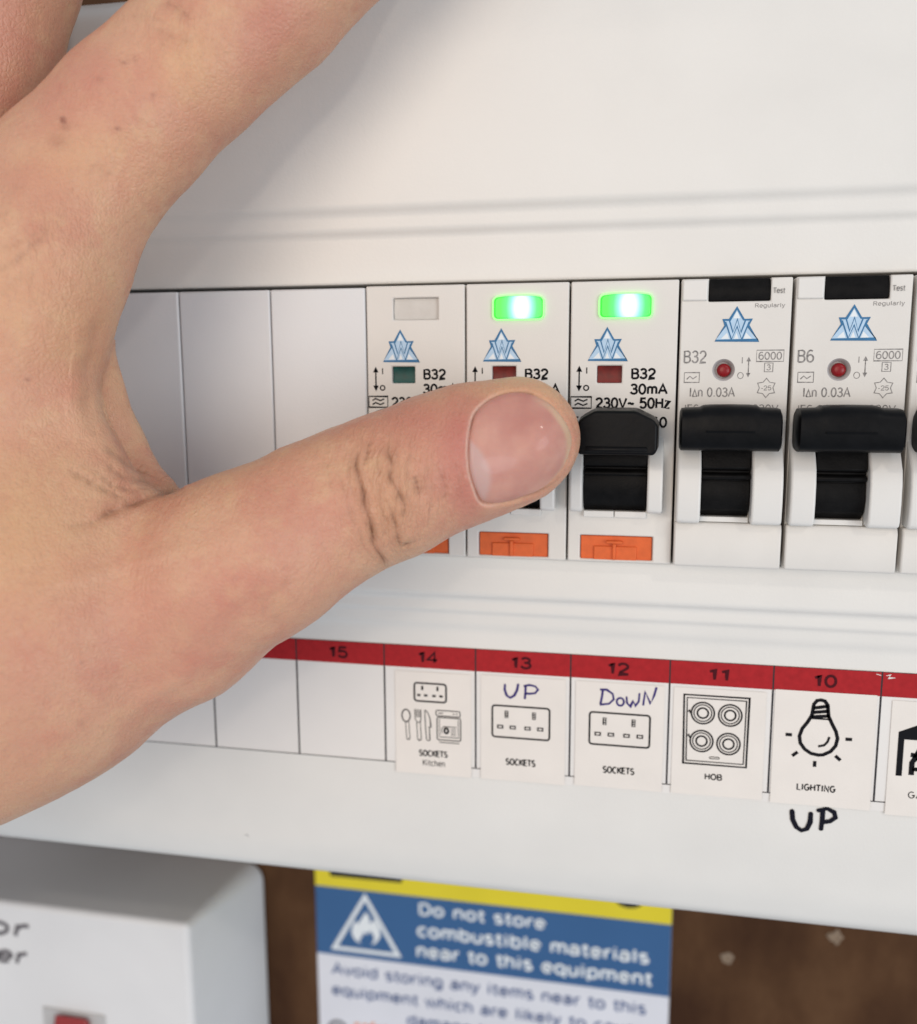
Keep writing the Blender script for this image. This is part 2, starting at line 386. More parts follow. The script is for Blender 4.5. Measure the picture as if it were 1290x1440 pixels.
bm = bmesh.new(); box(bm, -104, 160, 28, 75.2, -69, 95); obj('backbox', bm, M['cover'], unit, bevel=1.5)
bm = bmesh.new(); box(bm, -53.7, 142.8, 21.5, 27, -12, 52); obj('chassis', bm, M['void'], unit, smooth=False)
# label strip
LX = 18.38
bm = bmesh.new(); box(bm, LX-17.8*4, LX+17.8*9, 5.76, 5.9, -44.85, -21.05); box(bm, 38.4, LX+17.8*9, 5.78, 5.91, -46.55, -44.86); obj('label_strip', bm, M['strip'], unit, smooth=False)
for k in range(-4, 9):
    bm = bmesh.new(); x = LX+17.8*k; flat(bm, [(x+0.14, -25.45), (x+17.66, -25.45), (x+17.66, -21.12), (x+0.14, -21.12)], 5.725)
    printed('red_band', bm, M['red'], unit)
bm = bmesh.new()
for k in range(-4, 10):
    x = LX+17.8*k
    flat(bm, [(x-0.17, -44.75), (x+0.17, -44.75), (x+0.17, -25.47), (x-0.17, -25.47)], 5.735)
    flat(bm, [(x-0.14, -25.45), (x+0.14, -25.45), (x+0.14, -21.12), (x-0.14, -21.12)], 5.735)
    flat(bm, [(x-1.3, -44.85), (x+(1.9 if k < 8 else 0), -44.85), (x+(1.9 if k < 8 else 0), -44.67), (x-1.3, -44.67)], 5.715)
flat(bm, [(LX-71, -44.84), (LX+17.8, -44.84), (LX+17.8, -44.68), (LX-71, -44.68)], 5.70)
flat(bm, [(LX-71, -21.12), (LX+160, -21.12), (LX+160, -21.02), (LX-71, -21.02)], 5.735)
printed('strip_lines', bm, M['line_ink'], unit)
bm = bmesh.new(); stroke(bm, [(125.8, -21.7), (126.5, -21.5), (126.2, -22.1), (127.3, -22.0)], 0.22, 5.70, taper=[0.4, 1, 1, 0.3]); stroke(bm, [(124.2, -21.5), (125.0, -21.7)], 0.12, 5.70); o = printed('band_chip', bm, M['strip'], unit); o['kind'] = 'stuff'
for k, s in ((-1, '16'), (0, '15'), (1, '14'), (2, '13'), (3, '12'), (4, '11'), (5, '10'), (6, '9')):
    x = LX+17.8*k+8.6
    wd = 1.9 if len(s) == 2 else 1.0
    bm = bmesh.new(); text(bm, s, x-wd, x+wd, -24.5, -22.05, 5.69, 0.06)
    printed('strip_number', bm, M['number_ink'], unit)

# stickers
YS, YP = 5.62, 5.585
def sticker(k, xl=1.0, xr=17.3, zb=-46.6, zt=-26.0, tilt=0.0):
    bm = bmesh.new(); x = LX+17.8*k
    n = 10
    for i in range(n):
        for j in range(2):
            pass
    # paper sheet with one corner lifting a little
    V = [[None]*(n+1) for _ in range(n+1)]
    for i in range(n+1):
        for j in range(n+1):
            u, t = i/n, j/n
            lift = 0.16*max(0, 0.25-t)*4*(0.3+0.7*abs(u-0.5)*2)
            V[i][j] = bm.verts.new((x+xl+(xr-xl)*u, YS-lift*0.6, zb+(zt-zb)*t+tilt*u))
    for i in range(n):
        for j in range(n): bm.faces.new((V[i][j], V[i+1][j], V[i+1][j+1], V[i][j+1]))
    face_front(bm)
    return obj('sticker', bm, M['paper'], unit, normals=False)
def socket_icon(bm, x0, x1, z0, z1, wd):
    stroke(bm, rrect(x0, x1, z0, z1, 0.55), wd, YP, True)
    W, H = x1-x0, z1-z0
    for c in (0.25, 0.73):
        cx = x0+W*c
        stroke(bm, [(cx, z0+H*0.62), (cx, z0+H*0.85)], W*0.065, YP)
        for s in (-1, 1):
            stroke(bm, [(cx+s*W*0.11-W*0.055, z0+H*0.33), (cx+s*W*0.11+W*0.055, z0+H*0.33)], H*0.12, YP)
    face_front(bm)
def socket_holes_light(bm, x0, x1, z0, z1):
    W, H = x1-x0, z1-z0
    for c in (0.25, 0.73):
        cx = x0+W*c
        for q in (0.66, 0.735, 0.81): stroke(bm, [(cx-W*0.012, z0+H*q), (cx+W*0.018, z0+H*q)], H*0.03, YP-0.02)
        for s in (-1, 1): stroke(bm, [(cx+s*W*0.11-W*0.03, z0+H*0.33), (cx+s*W*0.11+W*0.03, z0+H*0.33)], H*0.05, YP-0.02)
# 14
s14 = sticker(1, 2.1, 17.0, -46.7, -26.2)
bm = bmesh.new(); socket_icon(bm, 42.1, 48.3, -32.0, -28.4, 0.34)
stroke(bm, [(40.4+0.82*math.cos(a), -35.1+1.25*math.sin(a)) for a in np.linspace(0, 2*math.pi, 17)[:-1]], 0.24, YP, True)
for s_ in (-0.33, 0.33): stroke(bm, [(40.6+s_, -36.3), (40.8+s_, -39.7)], 0.14, YP)
stroke(bm, [(40.47, -39.7), (40.8, -39.95), (41.13, -39.7)], 0.2, YP)
for q in (-0.55, -0.2, 0.15, 0.5): stroke(bm, [(42.75+q, -33.7), (42.75+q, -35.3)], 0.16, YP)
stroke(bm, [(42.15, -33.7), (42.2, -35.7), (42.6, -36.3), (43.1, -36.3), (43.35, -35.7), (43.3, -33.7)], 0.16, YP)
for s_ in (-0.36, 0.36): stroke(bm, [(42.85+s_, -36.3), (43.0+s_, -39.7)], 0.15, YP)
stroke(bm, [(42.64, -39.7), (43.0, -39.95), (43.36, -39.7)], 0.22, YP)
stroke(bm, [(44.1, -33.8), (44.2, -36.6), (44.4, -39.7), (44.8, -39.9), (45.05, -39.7), (45.0, -37.4), (44.8, -37.2), (45.3, -37.1), (45.1, -35.2), (44.6, -34.1), (44.1, -33.7)], 0.17, YP)
stroke(bm, rrect(46.3, 51.0, -34.7, -33.6, 0.3), 0.18, YP, True)
stroke(bm, rrect(46.5, 51.1, -39.5, -35.0, 0.35), 0.2, YP, True); stroke(bm, [(46.9, -38.9), (50.8, -38.9)], 0.15, YP); stroke(bm, [(46.9, -40.0), (50.8, -40.0)], 0.17, YP)
stroke(bm, [(46.95, -35.3), (47.0, -38.7)], 0.12, YP); stroke(bm, [(50.6, -35.3), (50.7, -38.7)], 0.12, YP)
stroke(bm, [(46.8, -34.15), (47.7, -34.15)], 0.18, YP); stroke(bm, [(49.6, -34.15), (49.9, -34.15)], 0.2, YP); stroke(bm, [(50.2, -34.15), (50.5, -34.15)], 0.2, YP)
ring(bm, 48.3, -37.6, 0.5, 0.4, YP, 14, sx=0.75); stroke(bm, [(47.4, -38.2), (47.4, -37.2), (47.8, -36.8), (50.3, -36.8)], 0.14, YP)
for q in (-37.25, -37.65, -38.05, -38.4): stroke(bm, [(49.2, q), (50.2, q)], 0.13, YP)
text(bm, 'SOCKETS', 42.9, 48.5, -43.1, -41.75, YP, 0.05); text(bm, 'Kitchen', 43.6, 48.0, -45.0, -43.7, YP, -0.02)
printed('socket_and_kitchen_print', bm, M['ink'], s14)
# 13, 12
for k, (x0, x1), (t0, t1) in ((2, (57.2, 68.0), (59.8, 65.4)), (3, (75.4, 86.3), (78.0, 83.7))):
    s = sticker(k, 1.0, 17.0, -46.6 if k == 2 else -46.3, -26.0)
    bm = bmesh.new(); socket_icon(bm, x0, x1, -38.0, -31.8, 0.34); text(bm, 'SOCKETS', t0, t1, -43.5, -42.1, YP, 0.05)
    printed('socket_print', bm, M['ink'], s)
    bm = bmesh.new(); socket_holes_light(bm, x0, x1, -38.0, -31.8); printed('socket_slots', bm, M['paper'], s)
    bm = bmesh.new(); yy = YP-0.03
    if k == 2:
        stroke(bm, [(59.6, -27.5), (59.55, -28.6), (59.9, -29.7), (60.6, -30.15), (61.4, -29.6), (61.9, -28.5), (62.1, -27.3)], 0.42, yy, jitter=0.3)
        stroke(bm, [(63.5, -27.6), (63.45, -28.9), (63.35, -30.2)], 0.42, yy); stroke(bm, [(63.1, -27.7), (64.2, -27.4), (65.3, -27.6), (65.8, -28.2), (65.3, -28.9), (64.3, -29.1), (63.5, -29.1)], 0.38, yy, jitter=0.3)
    else:
        stroke(bm, [(77.7, -27.5), (77.55, -28.9), (77.3, -30.2)], 0.4, yy); stroke(bm, [(77.2, -27.4), (78.4, -27.35), (79.5, -28.1), (79.7, -29.1), (78.9, -30.0), (77.2, -30.3)], 0.38, yy, jitter=0.3)
        stroke(bm, [(80.9+0.65*math.cos(a), -29.5+0.75*math.sin(a)) for a in np.linspace(0, 2*math.pi, 13)[:-1]], 0.36, yy, True)
        stroke(bm, [(82.0, -28.4), (82.1, -29.6), (82.7, -30.3), (83.2, -29.2), (83.6, -30.1), (84.2, -29.2), (84.3, -27.6)], 0.36, yy, jitter=0.3)
        stroke(bm, [(85.0, -29.9), (85.3, -27.3), (86.3, -29.5), (86.9, -27.9), (87.3, -26.3)], 0.38, yy, jitter=0.3)
    printed('handwriting', bm, M['pen'], s)
# 11 hob
s = sticker(4, 0.8, 16.8, -46.2, -26.0)
bm = bmesh.new(); stroke(bm, [(92.2, -27.3), (103.5, -27.3), (103.4, -40.3), (92.4, -40.3)], 0.32, YP, True); stroke(bm, [(92.75, -27.85), (103.0, -27.85), (102.9, -39.75), (92.9, -39.75)], 0.2, YP, True)
for cx, cz in ((95.55, -30.6), (100.3, -30.7), (95.5, -35.9), (100.2, -36.1)):
    ring(bm, cx, cz, 2.0, 0.3, YP, 30); ring(bm, cx, cz, 1.55, 0.2, YP, 30); ring(bm, cx, cz, 0.95, 0.32, YP, 24)
for cz in (-30.6, -35.2): stroke(bm, [(92.9, cz+0.1), (93.2, cz+0.4), (93.4, cz-0.1), (93.7, cz-0.2)], 0.25, YP)
stroke(bm, rrect(97.0, 98.7, -39.1, -38.75, 0.15, 3), 0.14, YP, True)
text(bm, 'HOB', 96.3, 99.3, -43.2, -41.95, YP, 0.05)
printed('hob_print', bm, M['ink'], s)
# 10 bulb
s = sticker(5, 0.4, 17.2, -46.45, -25.3)
bm = bmesh.new()
prof = [(115.45, -26.75), (116.1, -26.9), (116.6, -27.6), (116.85, -29.6), (117.5, -31.0), (118.2, -32.3), (118.55, -33.6), (118.3, -35.0), (117.5, -36.1), (116.3, -36.8), (115.5, -36.9), (114.3, -36.7), (113.2, -36.0), (112.4, -34.9), (112.2, -33.6), (112.6, -32.2), (113.4, -31.0), (114.1, -29.6), (114.3, -27.6), (114.8, -26.9)]
stroke(bm, prof, 0.62, YP, True)
for a_, b_ in (((114.3, -28.3), (116.7, -27.8)), ((114.3, -29.1), (116.8, -28.7)), ((114.0, -29.95), (117.1, -29.55))): stroke(bm, [a_, b_], 0.62, YP)
stroke(bm, [(113.9, -30.2), (117.2, -30.2)], 0.3, YP)
stroke(bm, [(117.2, -33.4), (116.9, -34.4), (116.4, -35.0), (115.4, -35.3)], 0.42, YP)
for cx, cz, dx, dz in ((110.4, -33.5, 0.55, 0), (120.4, -33.6, 0.55, 0), (111.6, -37.0, 0.45, 0.4), (118.8, -37.2, 0.45, -0.4), (115.0, -38.6, 0, 0.55)):
    stroke(bm, [(cx-dx, cz-dz), (cx+dx, cz+dz)], 0.6, YP)
text(bm, 'LIGHTING', 112.2, 118.7, -43.75, -42.4, YP, 0.05)
printed('bulb_print', bm, M['ink'], s)
# 9 garage, cut by the frame edge
s = sticker(6, 1.9, 17.0, -46.9, -26.0)
bm = bmesh.new()
stroke(bm, [(128.9, -39.6), (128.9, -31.9), (135.9, -28.6), (142.0, -31.9), (142.0, -39.6)], 1.0, YP)
f = flat(bm, [(128.6, -31.9), (135.9, -28.2), (142.3, -31.9), (142.3, -32.9), (129.4, -32.9)], YP-0.01)
stroke(bm, [(130.9, -39.3), (130.9, -37.0), (131.3, -36.3), (132.1, -34.4), (138.9, -34.4), (139.8, -36.3), (140.1, -39.3)], 0.9, YP)
stroke(bm, [(130.6, -35.6), (131.6, -35.7)], 0.8, YP); stroke(bm, [(131.0, -38.2), (140.0, -38.2)], 0.7, YP); stroke(bm, [(131.5, -36.4), (139.6, -36.4)], 0.5, YP)
text(bm, 'GARAGE', 130.6, 138.2, -43.6, -42.3, YP, 0.0)
printed('garage_print', bm, M['ink'], s)
# marker writing on the cover itself
bm = bmesh.new()
def marker(bm, pts):
    P = [np.array(p) for p in pts]
    stroke(bm, pts, 0.95, 5.98-0.05, jitter=0.35)
def on_cover(z): return float(np.interp(-z, [47, 50, 55, 60, 66], [5.92, 6.02, 6.3, 7.0, 8.2]))
def cover_stroke(bm, pts, wd):
    V0 = len(bm.verts); stroke(bm, pts, wd, 0, jitter=0.3); bm.verts.ensure_lookup_table()
    for v in list(bm.verts)[V0:]: v.co.y = on_cover(v.co.z)-0.09
    for q in (pts[0], pts[-1]):
        n0 = len(bm.verts)
        bm.faces.new([bm.verts.new((q[0]+wd*0.5*math.cos(a), on_cover(q[1]+wd*0.5*math.sin(a))-0.095, q[1]+wd*0.5*math.sin(a))) for a in np.linspace(0, 2*math.pi, 11)[:-1]])
cover_stroke(bm, [(111.7, -48.0), (111.9, -49.6), (112.6, -51.0), (113.5, -51.6), (114.4, -51.2), (114.9, -49.8), (114.9, -48.2)], 0.85)
cover_stroke(bm, [(116.9, -47.6), (116.9, -49.2), (116.8, -50.9)], 0.85)
cover_stroke(bm, [(116.2, -47.4), (117.6, -46.9), (118.8, -47.5), (119.1, -48.5), (118.2, -49.3), (117.0, -49.6)], 0.8)
printed('marker_handwriting', bm, M['marker'], unit)
for (x, z, l, a) in ((5.7, -65.0, 1.1, 2.1),):
    yy = on_cover(z)-0.03 if z < 0 else 0.85
    bm = bmesh.new(); stroke(bm, [(x, z), (x+l*math.cos(a)*0.5, z+l*math.sin(a)*0.5), (x+l*math.cos(a+0.7), z+l*math.sin(a+0.7))], 0.16, yy, taper=[0.4, 1, 0.3])
    printed('scuff_mark', bm, M['grey_ink'], unit)

# ------------------------------------------------------------------ breakers
def emblem(parent, cx, z0, wid, hgt):
    def P(px, py): return (cx+(px-415)/300*wid, z0+(858-py)/278*hgt)
    y = -0.03
    out = [P(412, 580), P(466, 680), P(522, 680), P(498, 730), P(580, 856), P(258, 856), P(330, 730), P(316, 680), P(362, 680)]
    bm = bmesh.new(); flat(bm, out, y); printed('emblem', bm, M['blue_fill'], parent); root = parent.children[-1] if False else None
    e = bpy.data.objects[-1] if False else None
    bm = bmesh.new()
    for tri in ([P(412, 606), P(440, 668), P(385, 668)], [P(300, 842), P(345, 790), P(362, 842)], [P(530, 842), P(486, 790), P(470, 842)], [P(398, 842), P(415, 790), P(432, 842)]):
        flat(bm, tri, y-0.02)
    printed('emblem_triangles', bm, M['white_ink'], parent)  # white triangles printed as part of the emblem
    bm = bmesh.new(); u = wid/46
    stroke(bm, out, u*2.3, y-0.04, True)
    Wp = [P(345, 692), P(384, 818), P(418, 705), P(452, 818), P(492, 692)]
    stroke(bm, Wp, u*6.2, y-0.045)
    printed('emblem_outline', bm, M['blue_line'], parent)
    bm = bmesh.new(); stroke(bm, Wp, u*3.0, y-0.055); printed('emblem_letter', bm, M['blue_fill'], parent)
def arrow_v(bm, x, z0, z1, wd, hw, y):
    stroke(bm, [(x, z0+0.6), (x, z1-0.6)], wd, y)
    for zz, s in ((z1, -1), (z0, 1)): flat(bm, [(x, zz), (x-hw, zz+s*hw*2.0), (x+hw, zz+s*hw*2.0)], y)
def cheeks(bm, pairs, zb, zt, yf):
    for a, b in pairs:
        p = [(2.0, zb)]
        for t in np.linspace(0, 1, 9):
            ang = t*math.pi/2
            p.append((yf+1.6*(1-math.sin(ang))**1.0*1.0, zb+1.6*(1-math.cos(ang))*0.6))
        p = [(1.0, zb), (yf+1.0, zb), (yf+0.3, zb+0.3), (yf, zb+1.1), (yf-0.25, zb+4), (yf-0.15, zb+7), (yf+0.4, zt-1.6), (yf+1.6, zt), (0.3, zt+3.4), (1.0, zt+3.6)]
        prism_x(bm, p, a, b)

def breaker_a(x0, label, lit, flag, rating='B32'):
    t = thing('circuit_breaker', label, 'circuit breaker', (x0, 0, 0), 'white breakers in the fuse box')
    bm = bmesh.new()
    holes = [(5.5, 12.7, 39.4, 42.0, 1.1) if lit else (4.95, 13.0, 39.2, 42.9, 1.1), (4.6, 8.75, 28.3, 31.2, 1.2), (2.75, 13.35, 6.6, 21.5, 9.0), (2.2, 14.6, -1.9, 2.3, 0.9)]
    holed_block(bm, 0.12, 17.62, -2.35, 45.0, 0, 20, holes)
    o = obj('housing', bm, M['body'], t, bevel=0.22, segs=2)
    bm = bmesh.new(); cheeks(bm, ((0.55, 2.72), (13.38, 15.9)), 6.75, 16.5, -3.4)
    obj('toggle_guard', bm, M['cheek'], t, bevel=0.45, segs=3)
    # ledge at the foot of the slot
    bm = bmesh.new(); box(bm, 2.8, 7.9, -0.9, 4, 5.6, 6.7); box(bm, 8.05, 13.3, -0.9, 4, 5.6, 6.7)
    obj('slot_ledge', bm, M['cheek'], t, bevel=0.12)
    # indicator flag
    bm = bmesh.new(); prism_x(bm, [(0.6, 28.35), (0.95, 29.7), (0.6, 31.15), (1.15, 31.15), (1.15, 28.35)], 4.65, 8.7)
    obj('indicator_flag', bm, M[flag], t)
    # status lens
    if lit:
        L0, L1, B, T = 4.85, 13.4, 39.0, 42.95
        cx, cz = (L0+L1)/2, (B+T)/2
        out = rrect(L0, L1, B, T-0.25, 0.75, 4); out = [(x, z+0.25*math.cos((x-cx)/(L1-L0)*math.pi)**0.8 if z > cz else z) for x, z in out]
        k_ = [i for i, p in enumerate(out) if p[0] < cx and p[1] > cz][0]
        out = out[:k_]+[(cx+q, T) for q in (2.2, 0.8, -0.8, -2.2)]+out[k_:]
        bm = bmesh.new(); prism_y(bm, [(x-cx-0.55, z-cz) for x, z in out], -0.45, 0.02, 0.93)
        obj('status_light', bm, M['lens_on'], t, bevel=0.12, loc=(cx+0.55, 0, cz))
        bm = bmesh.new(); stroke(bm, out, 0.22, -0.47, True); face_front(bm)
        g = obj('status_light_rim', bm, M['lens_rim'], t, smooth=False, normals=False)
        sd = g.modifiers.new('solid', 'SOLIDIFY'); sd.thickness = 0.0004; sd.offset = -1
    else:
        bm = bmesh.new(); prism_x(bm, [(0.75, 39.25), (0.6, 41), (0.8, 42.85), (1.05, 42.85), (1.05, 39.25)], 5.0, 12.95)
        obj('status_light', bm, M['lens_off'], t)
    emblem(t, 6.25, 32.1, 6.0, 5.2)
    # printing
    bm = bmesh.new(); y = -0.03
    arrow_v(bm, 1.65, 26.9, 31.2, 0.24, 0.5, y)
    text(bm, 'I', 2.75, 3.05, 29.8, 31.0, y, 0.02); stroke(bm, [(2.85+0.42*math.cos(a), 27.5+0.42*math.sin(a)) for a in np.linspace(0, 2*math.pi, 11)[:-1]], 0.22, y, True)
    text(bm, rating, 10.3, 14.2, 28.9, 30.8, y, 0.055)
    text(bm, '30mA', 10.2, 16.2, 26.35, 28.25, y, 0.055)
    stroke(bm, [(0.3, 24.1), (3.75, 24.1), (3.75, 26.0), (0.3, 26.0)], 0.2, y, True)
    for dz in (0.32, -0.38):
        stroke(bm, [(0.95, 24.95+dz), (1.5, 25.3+dz), (2.4, 24.95+dz), (3.1, 25.25+dz)], 0.24, y)
    text(bm, '230V~ 50Hz', 4.5, 16.7, 24.0, 25.95, y, 0.05)
    text(bm, 'IEC 61009', 0.4, 8.0, 21.0, 22.7, y, 0.010); text(bm, '560', 12.4, 16.3, 20.85, 22.75, y, 0.05)
    printed('printing', bm, M['ink'], t)
    # toggle
    bm = bmesh.new()
    drum = [(8.5, 21.4), (-1.2, 19.5), (-2.0, 16.6), (-2.35, 14.9), (-2.2, 14.55), (-1.3, 14.35), (-1.3, 13.95), (-2.2, 13.75), (-2.45, 13.5), (-2.45, 13.1), (-1.7, 12.95), (-1.8, 12.6), (-2.0, 10.5), (-1.3, 8.4), (0.3, 6.72), (8.5, 6.72)]
    prism_x(bm, drum, 2.85, 13.25)
    tg = obj('toggle', bm, M['black2'], t, bevel=0.12)
    bm = bmesh.new()
    prism_y(bm, [(2.2, 17.0), (14.5, 17.0), (15.1, 17.8), (15.1, 22.0), (14.4, 22.9), (11.5, 24.35), (4.8, 24.35), (2.9, 23.3), (2.0, 22.6), (2.0, 17.6)], -10.2, -2.2, 0.95, (8.4, 20.0))
    hd = obj('toggle_handle', bm, M['black'], tg, bevel=0.4, segs=3, angle=25)
    bm = bmesh.new()  # moulded lip along the front of the handle
    prism_x(bm, [(-10.5, 17.6), (-10.6, 18.1), (-10.4, 18.5), (-10.0, 18.5), (-10.0, 17.6)], 3.6, 13.2)
    obj('grip_ridge', bm, M['black'], tg, bevel=0.15)
    # orange release tab
    bm = bmesh.new(); box(bm, 2.35, 14.45, 0.45, 1.2, -2.25, 2.15)
    box(bm, 4.6, 11.9, 0.12, 0.5, -2.3, 0.4)
    box(bm, 7.8, 8.4, -0.3, 0.5, -1.9, 0.9); box(bm, 6.7, 9.5, -0.3, 0.6, 0.91, 1.4)
    obj('release_tab', bm, M['orange'], t, bevel=0.15)
    return t

def breaker_b(x0, label, rating):
    t = thing('circuit_breaker', label, 'circuit breaker', (x0, 0, 0), 'white breakers in the fuse box')
    bm = bmesh.new()
    holed_block(bm, 0.12, 17.35, -2.35, 45.0, 0, 20, [(4.4, 14.1, 41.35, 45.0, 1.6), (4.15, 12.05, 6.2, 22.0, 9.0), (5.25, 9.15, 28.45, 32.35, 1.5)])
    obj('housing', bm, M['body'], t, bevel=0.22)
    bm = bmesh.new(); box(bm, 0.25, 4.3, -0.35, 0.5, 41.5, 44.9)
    obj('top_tab', bm, M['cheek'], t, bevel=0.3, segs=3)
    bm = bmesh.new(); prism_x(bm, [(0.5, 41.45), (0.2, 42.4), (0.35, 43.6), (0.9, 45.0), (1.58, 45.0), (1.58, 41.45)], 4.5, 14.0)
    obj('test_button', bm, M['black2'], t, bevel=0.12)
    bm = bmesh.new(); cheeks(bm, ((0.25, 4.1), (12.1, 16.9)), 5.4, 16.4, -4.0)
    obj('toggle_guard', bm, M['cheek'], t, bevel=0.55, segs=3)
    bm = bmesh.new(); prism_x(bm, [(0.5, -2.3), (-1.2, -2.3), (-1.5, -1.7), (-1.7, 4.3), (-1.2, 5.25), (0.5, 5.3)], 0.15, 17.3)
    obj('lower_face', bm, M['body'], t, bevel=0.3, segs=3)
    bm = bmesh.new(); box(bm, 4.2, 12.0, -1.0, 4, 5.35, 6.25); obj('slot_ledge', bm, M['cheek'], t, bevel=0.12)
    # round indicator: cup and red dot
    cx, cz = 7.2, 30.4
    bm = bmesh.new(); n = 32
    sq = []
    for k in range(n):
        a = 2*math.pi*k/n; c_, s_ = math.cos(a), math.sin(a); q = 2.28/max(abs(c_), abs(s_)); sq.append(bm.verts.new((cx+q*c_, -0.008, cz+q*s_)))
    rr = [[bm.verts.new((cx+r*math.cos(2*math.pi*k/n), yy, cz+r*math.sin(2*math.pi*k/n))) for k in range(n)] for r, yy in ((1.8, -0.008), (1.68, 0.1), (1.25, 1.3), (0.9, 1.35))]
    for q, (A, B) in enumerate(zip([sq]+rr[:-1], rr)):
        for k in range(n): bm.faces.new((A[k], A[(k+1) % n], B[(k+1) % n], B[k])).material_index = 0 if q == 0 else 1
    obj('indicator_cup', bm, [M['body'], M['grey_cup']], t)
    bm = bmesh.new(); tube_disc(bm, cx+0.12, cz-0.05, [(1.12, 1.4), (1.1, 0.75), (0.95, 0.5), (0.6, 0.36), (0, 0.3)], 24)
    obj('indicator_dot', bm, M['button_red'], t)
    emblem(t, 9.0, 35.1, 6.3, 5.2)
    bm = bmesh.new(); y = -0.03
    text(bm, rating, 0.8, 4.4 if len(rating) == 3 else 3.3, 31.5, 33.6, y, -0.01)
    stroke(bm, [(1.0, 28.4), (3.4, 28.4), (3.4, 30.0), (1.0, 30.0)], 0.14, y, True); stroke(bm, [(1.4, 28.9), (1.9, 29.4), (2.4, 29.0), (3.0, 29.4)], 0.16, y)
    text(bm, 'I\u0394n 0.03A', 1.9, 9.1, 26.0, 27.6, y, 0.0)
    text(bm, 'I', 9.9, 10.3, 31.4, 32.5, y, 0.0); stroke(bm, [(9.9+0.45*math.cos(a), 29.5+0.5*math.sin(a)) for a in np.linspace(0, 2*math.pi, 13)[:-1]], 0.12, y, True)
    arrow_v(bm, 11.1, 29.2, 32.5, 0.16, 0.36, y)
    stroke(bm, [(12.3, 31.75), (16.5, 31.75), (16.5, 33.55), (12.3, 33.55)], 0.12, y, True); text(bm, '6000', 12.6, 16.2, 32.0, 33.3, y, 0.0)
    stroke(bm, [(13.6, 30.1), (14.9, 30.1), (14.9, 31.5), (13.6, 31.5)], 0.12, y, True); text(bm, '3', 13.95, 14.55, 30.3, 31.3, y, 0.0)
    R1, R2 = 1.55, 1.05
    stroke(bm, [(14.0+(R1 if k % 2 == 0 else R2)*math.sin(k*math.pi/6), 27.5+(R1 if k % 2 == 0 else R2)*math.cos(k*math.pi/6)) for k in range(12)], 0.14, y, True)
    text(bm, '-25', 13.2, 14.8, 27.1, 27.9, y, 0.0)
    text(bm, 'IEC 61009', 1.2, 8.6, 23.6, 24.8, y, 0.0); text(bm, '230V', 12.0, 16.0, 23.6, 24.85, y, 0.0)
    printed('printing', bm, M['grey_ink'], t)
    bm = bmesh.new()
    text(bm, 'Test', 14.4, 16.2, 42.5, 43.4, -0.15, 0.0); text(bm, 'Regularly', 11.7, 16.3, 40.1, 41.0, -0.03, 0.0)
    printed('test_printing', bm, M['grey_ink'], t)
    bm = bmesh.new()
    drum = [(8.5, 21.4), (-1.2, 19.5), (-2.0, 16.2), (-2.4, 14.6), (-2.2, 14.3), (-1.4, 14.1), (-1.4, 13.7), (-2.3, 13.5), (-2.5, 13.2), (-2.4, 12.7), (-1.6, 12.55), (-1.8, 12.2), (-2.1, 9.6), (-1.5, 7.6), (0.3, 6.3), (8.5, 6.3)]
    prism_x(bm, drum, 4.25, 11.95)
    tg = obj('toggle', bm, M['black2'], t, bevel=0.12)
    # barrel shaped handle: bulged in the middle, stepped ends
    bm = bmesh.new()
    st = [(0.35, 0.86), (0.6, 0.95), (1.2, 0.98), (3.4, 1.0), (3.9, 1.09), (5, 1.12), (8, 1.13), (10.8, 1.12), (12.0, 1.09), (12.6, 1.0), (14.9, 0.98), (15.5, 0.95), (15.75, 0.86)]
    rings = []
    for x, k in st:
        prof = []
        for a in np.linspace(0, 2*math.pi, 21)[:-1]:
            ca, sa = math.cos(a), math.sin(a)
            yy = -5.0+3.7*np.sign(ca)*abs(ca)**0.6*(1.0)
            zz = 21.1+(3.45 if sa < 0 else 3.5*k)*np.sign(sa)*abs(sa)**0.55
            if x in (0.35, 15.75): zz = 21.1+(zz-21.1)*0.9; yy = -5.0+(yy+5.0)*0.9
            prof.append(bm.verts.new((x, yy, zz)))
        rings.append(prof)
    for A, B in zip(rings, rings[1:]):
        for k in range(20): bm.faces.new((A[k], A[(k+1) % 20], B[(k+1) % 20], B[k]))
    bm.faces.new(rings[0][::-1]); bm.faces.new(rings[-1])
    obj('toggle_handle', bm, M['black'], tg)
    bm = bmesh.new()
    for z in (20.9,):
        prism_x(bm, [(-8.85, z-0.16), (-8.95, z), (-8.85, z+0.16), (-8.3, z+0.16), (-8.3, z-0.16)], 4.3, 11.6)
    obj('grip_ridge', bm, M['black'], tg)
    return t

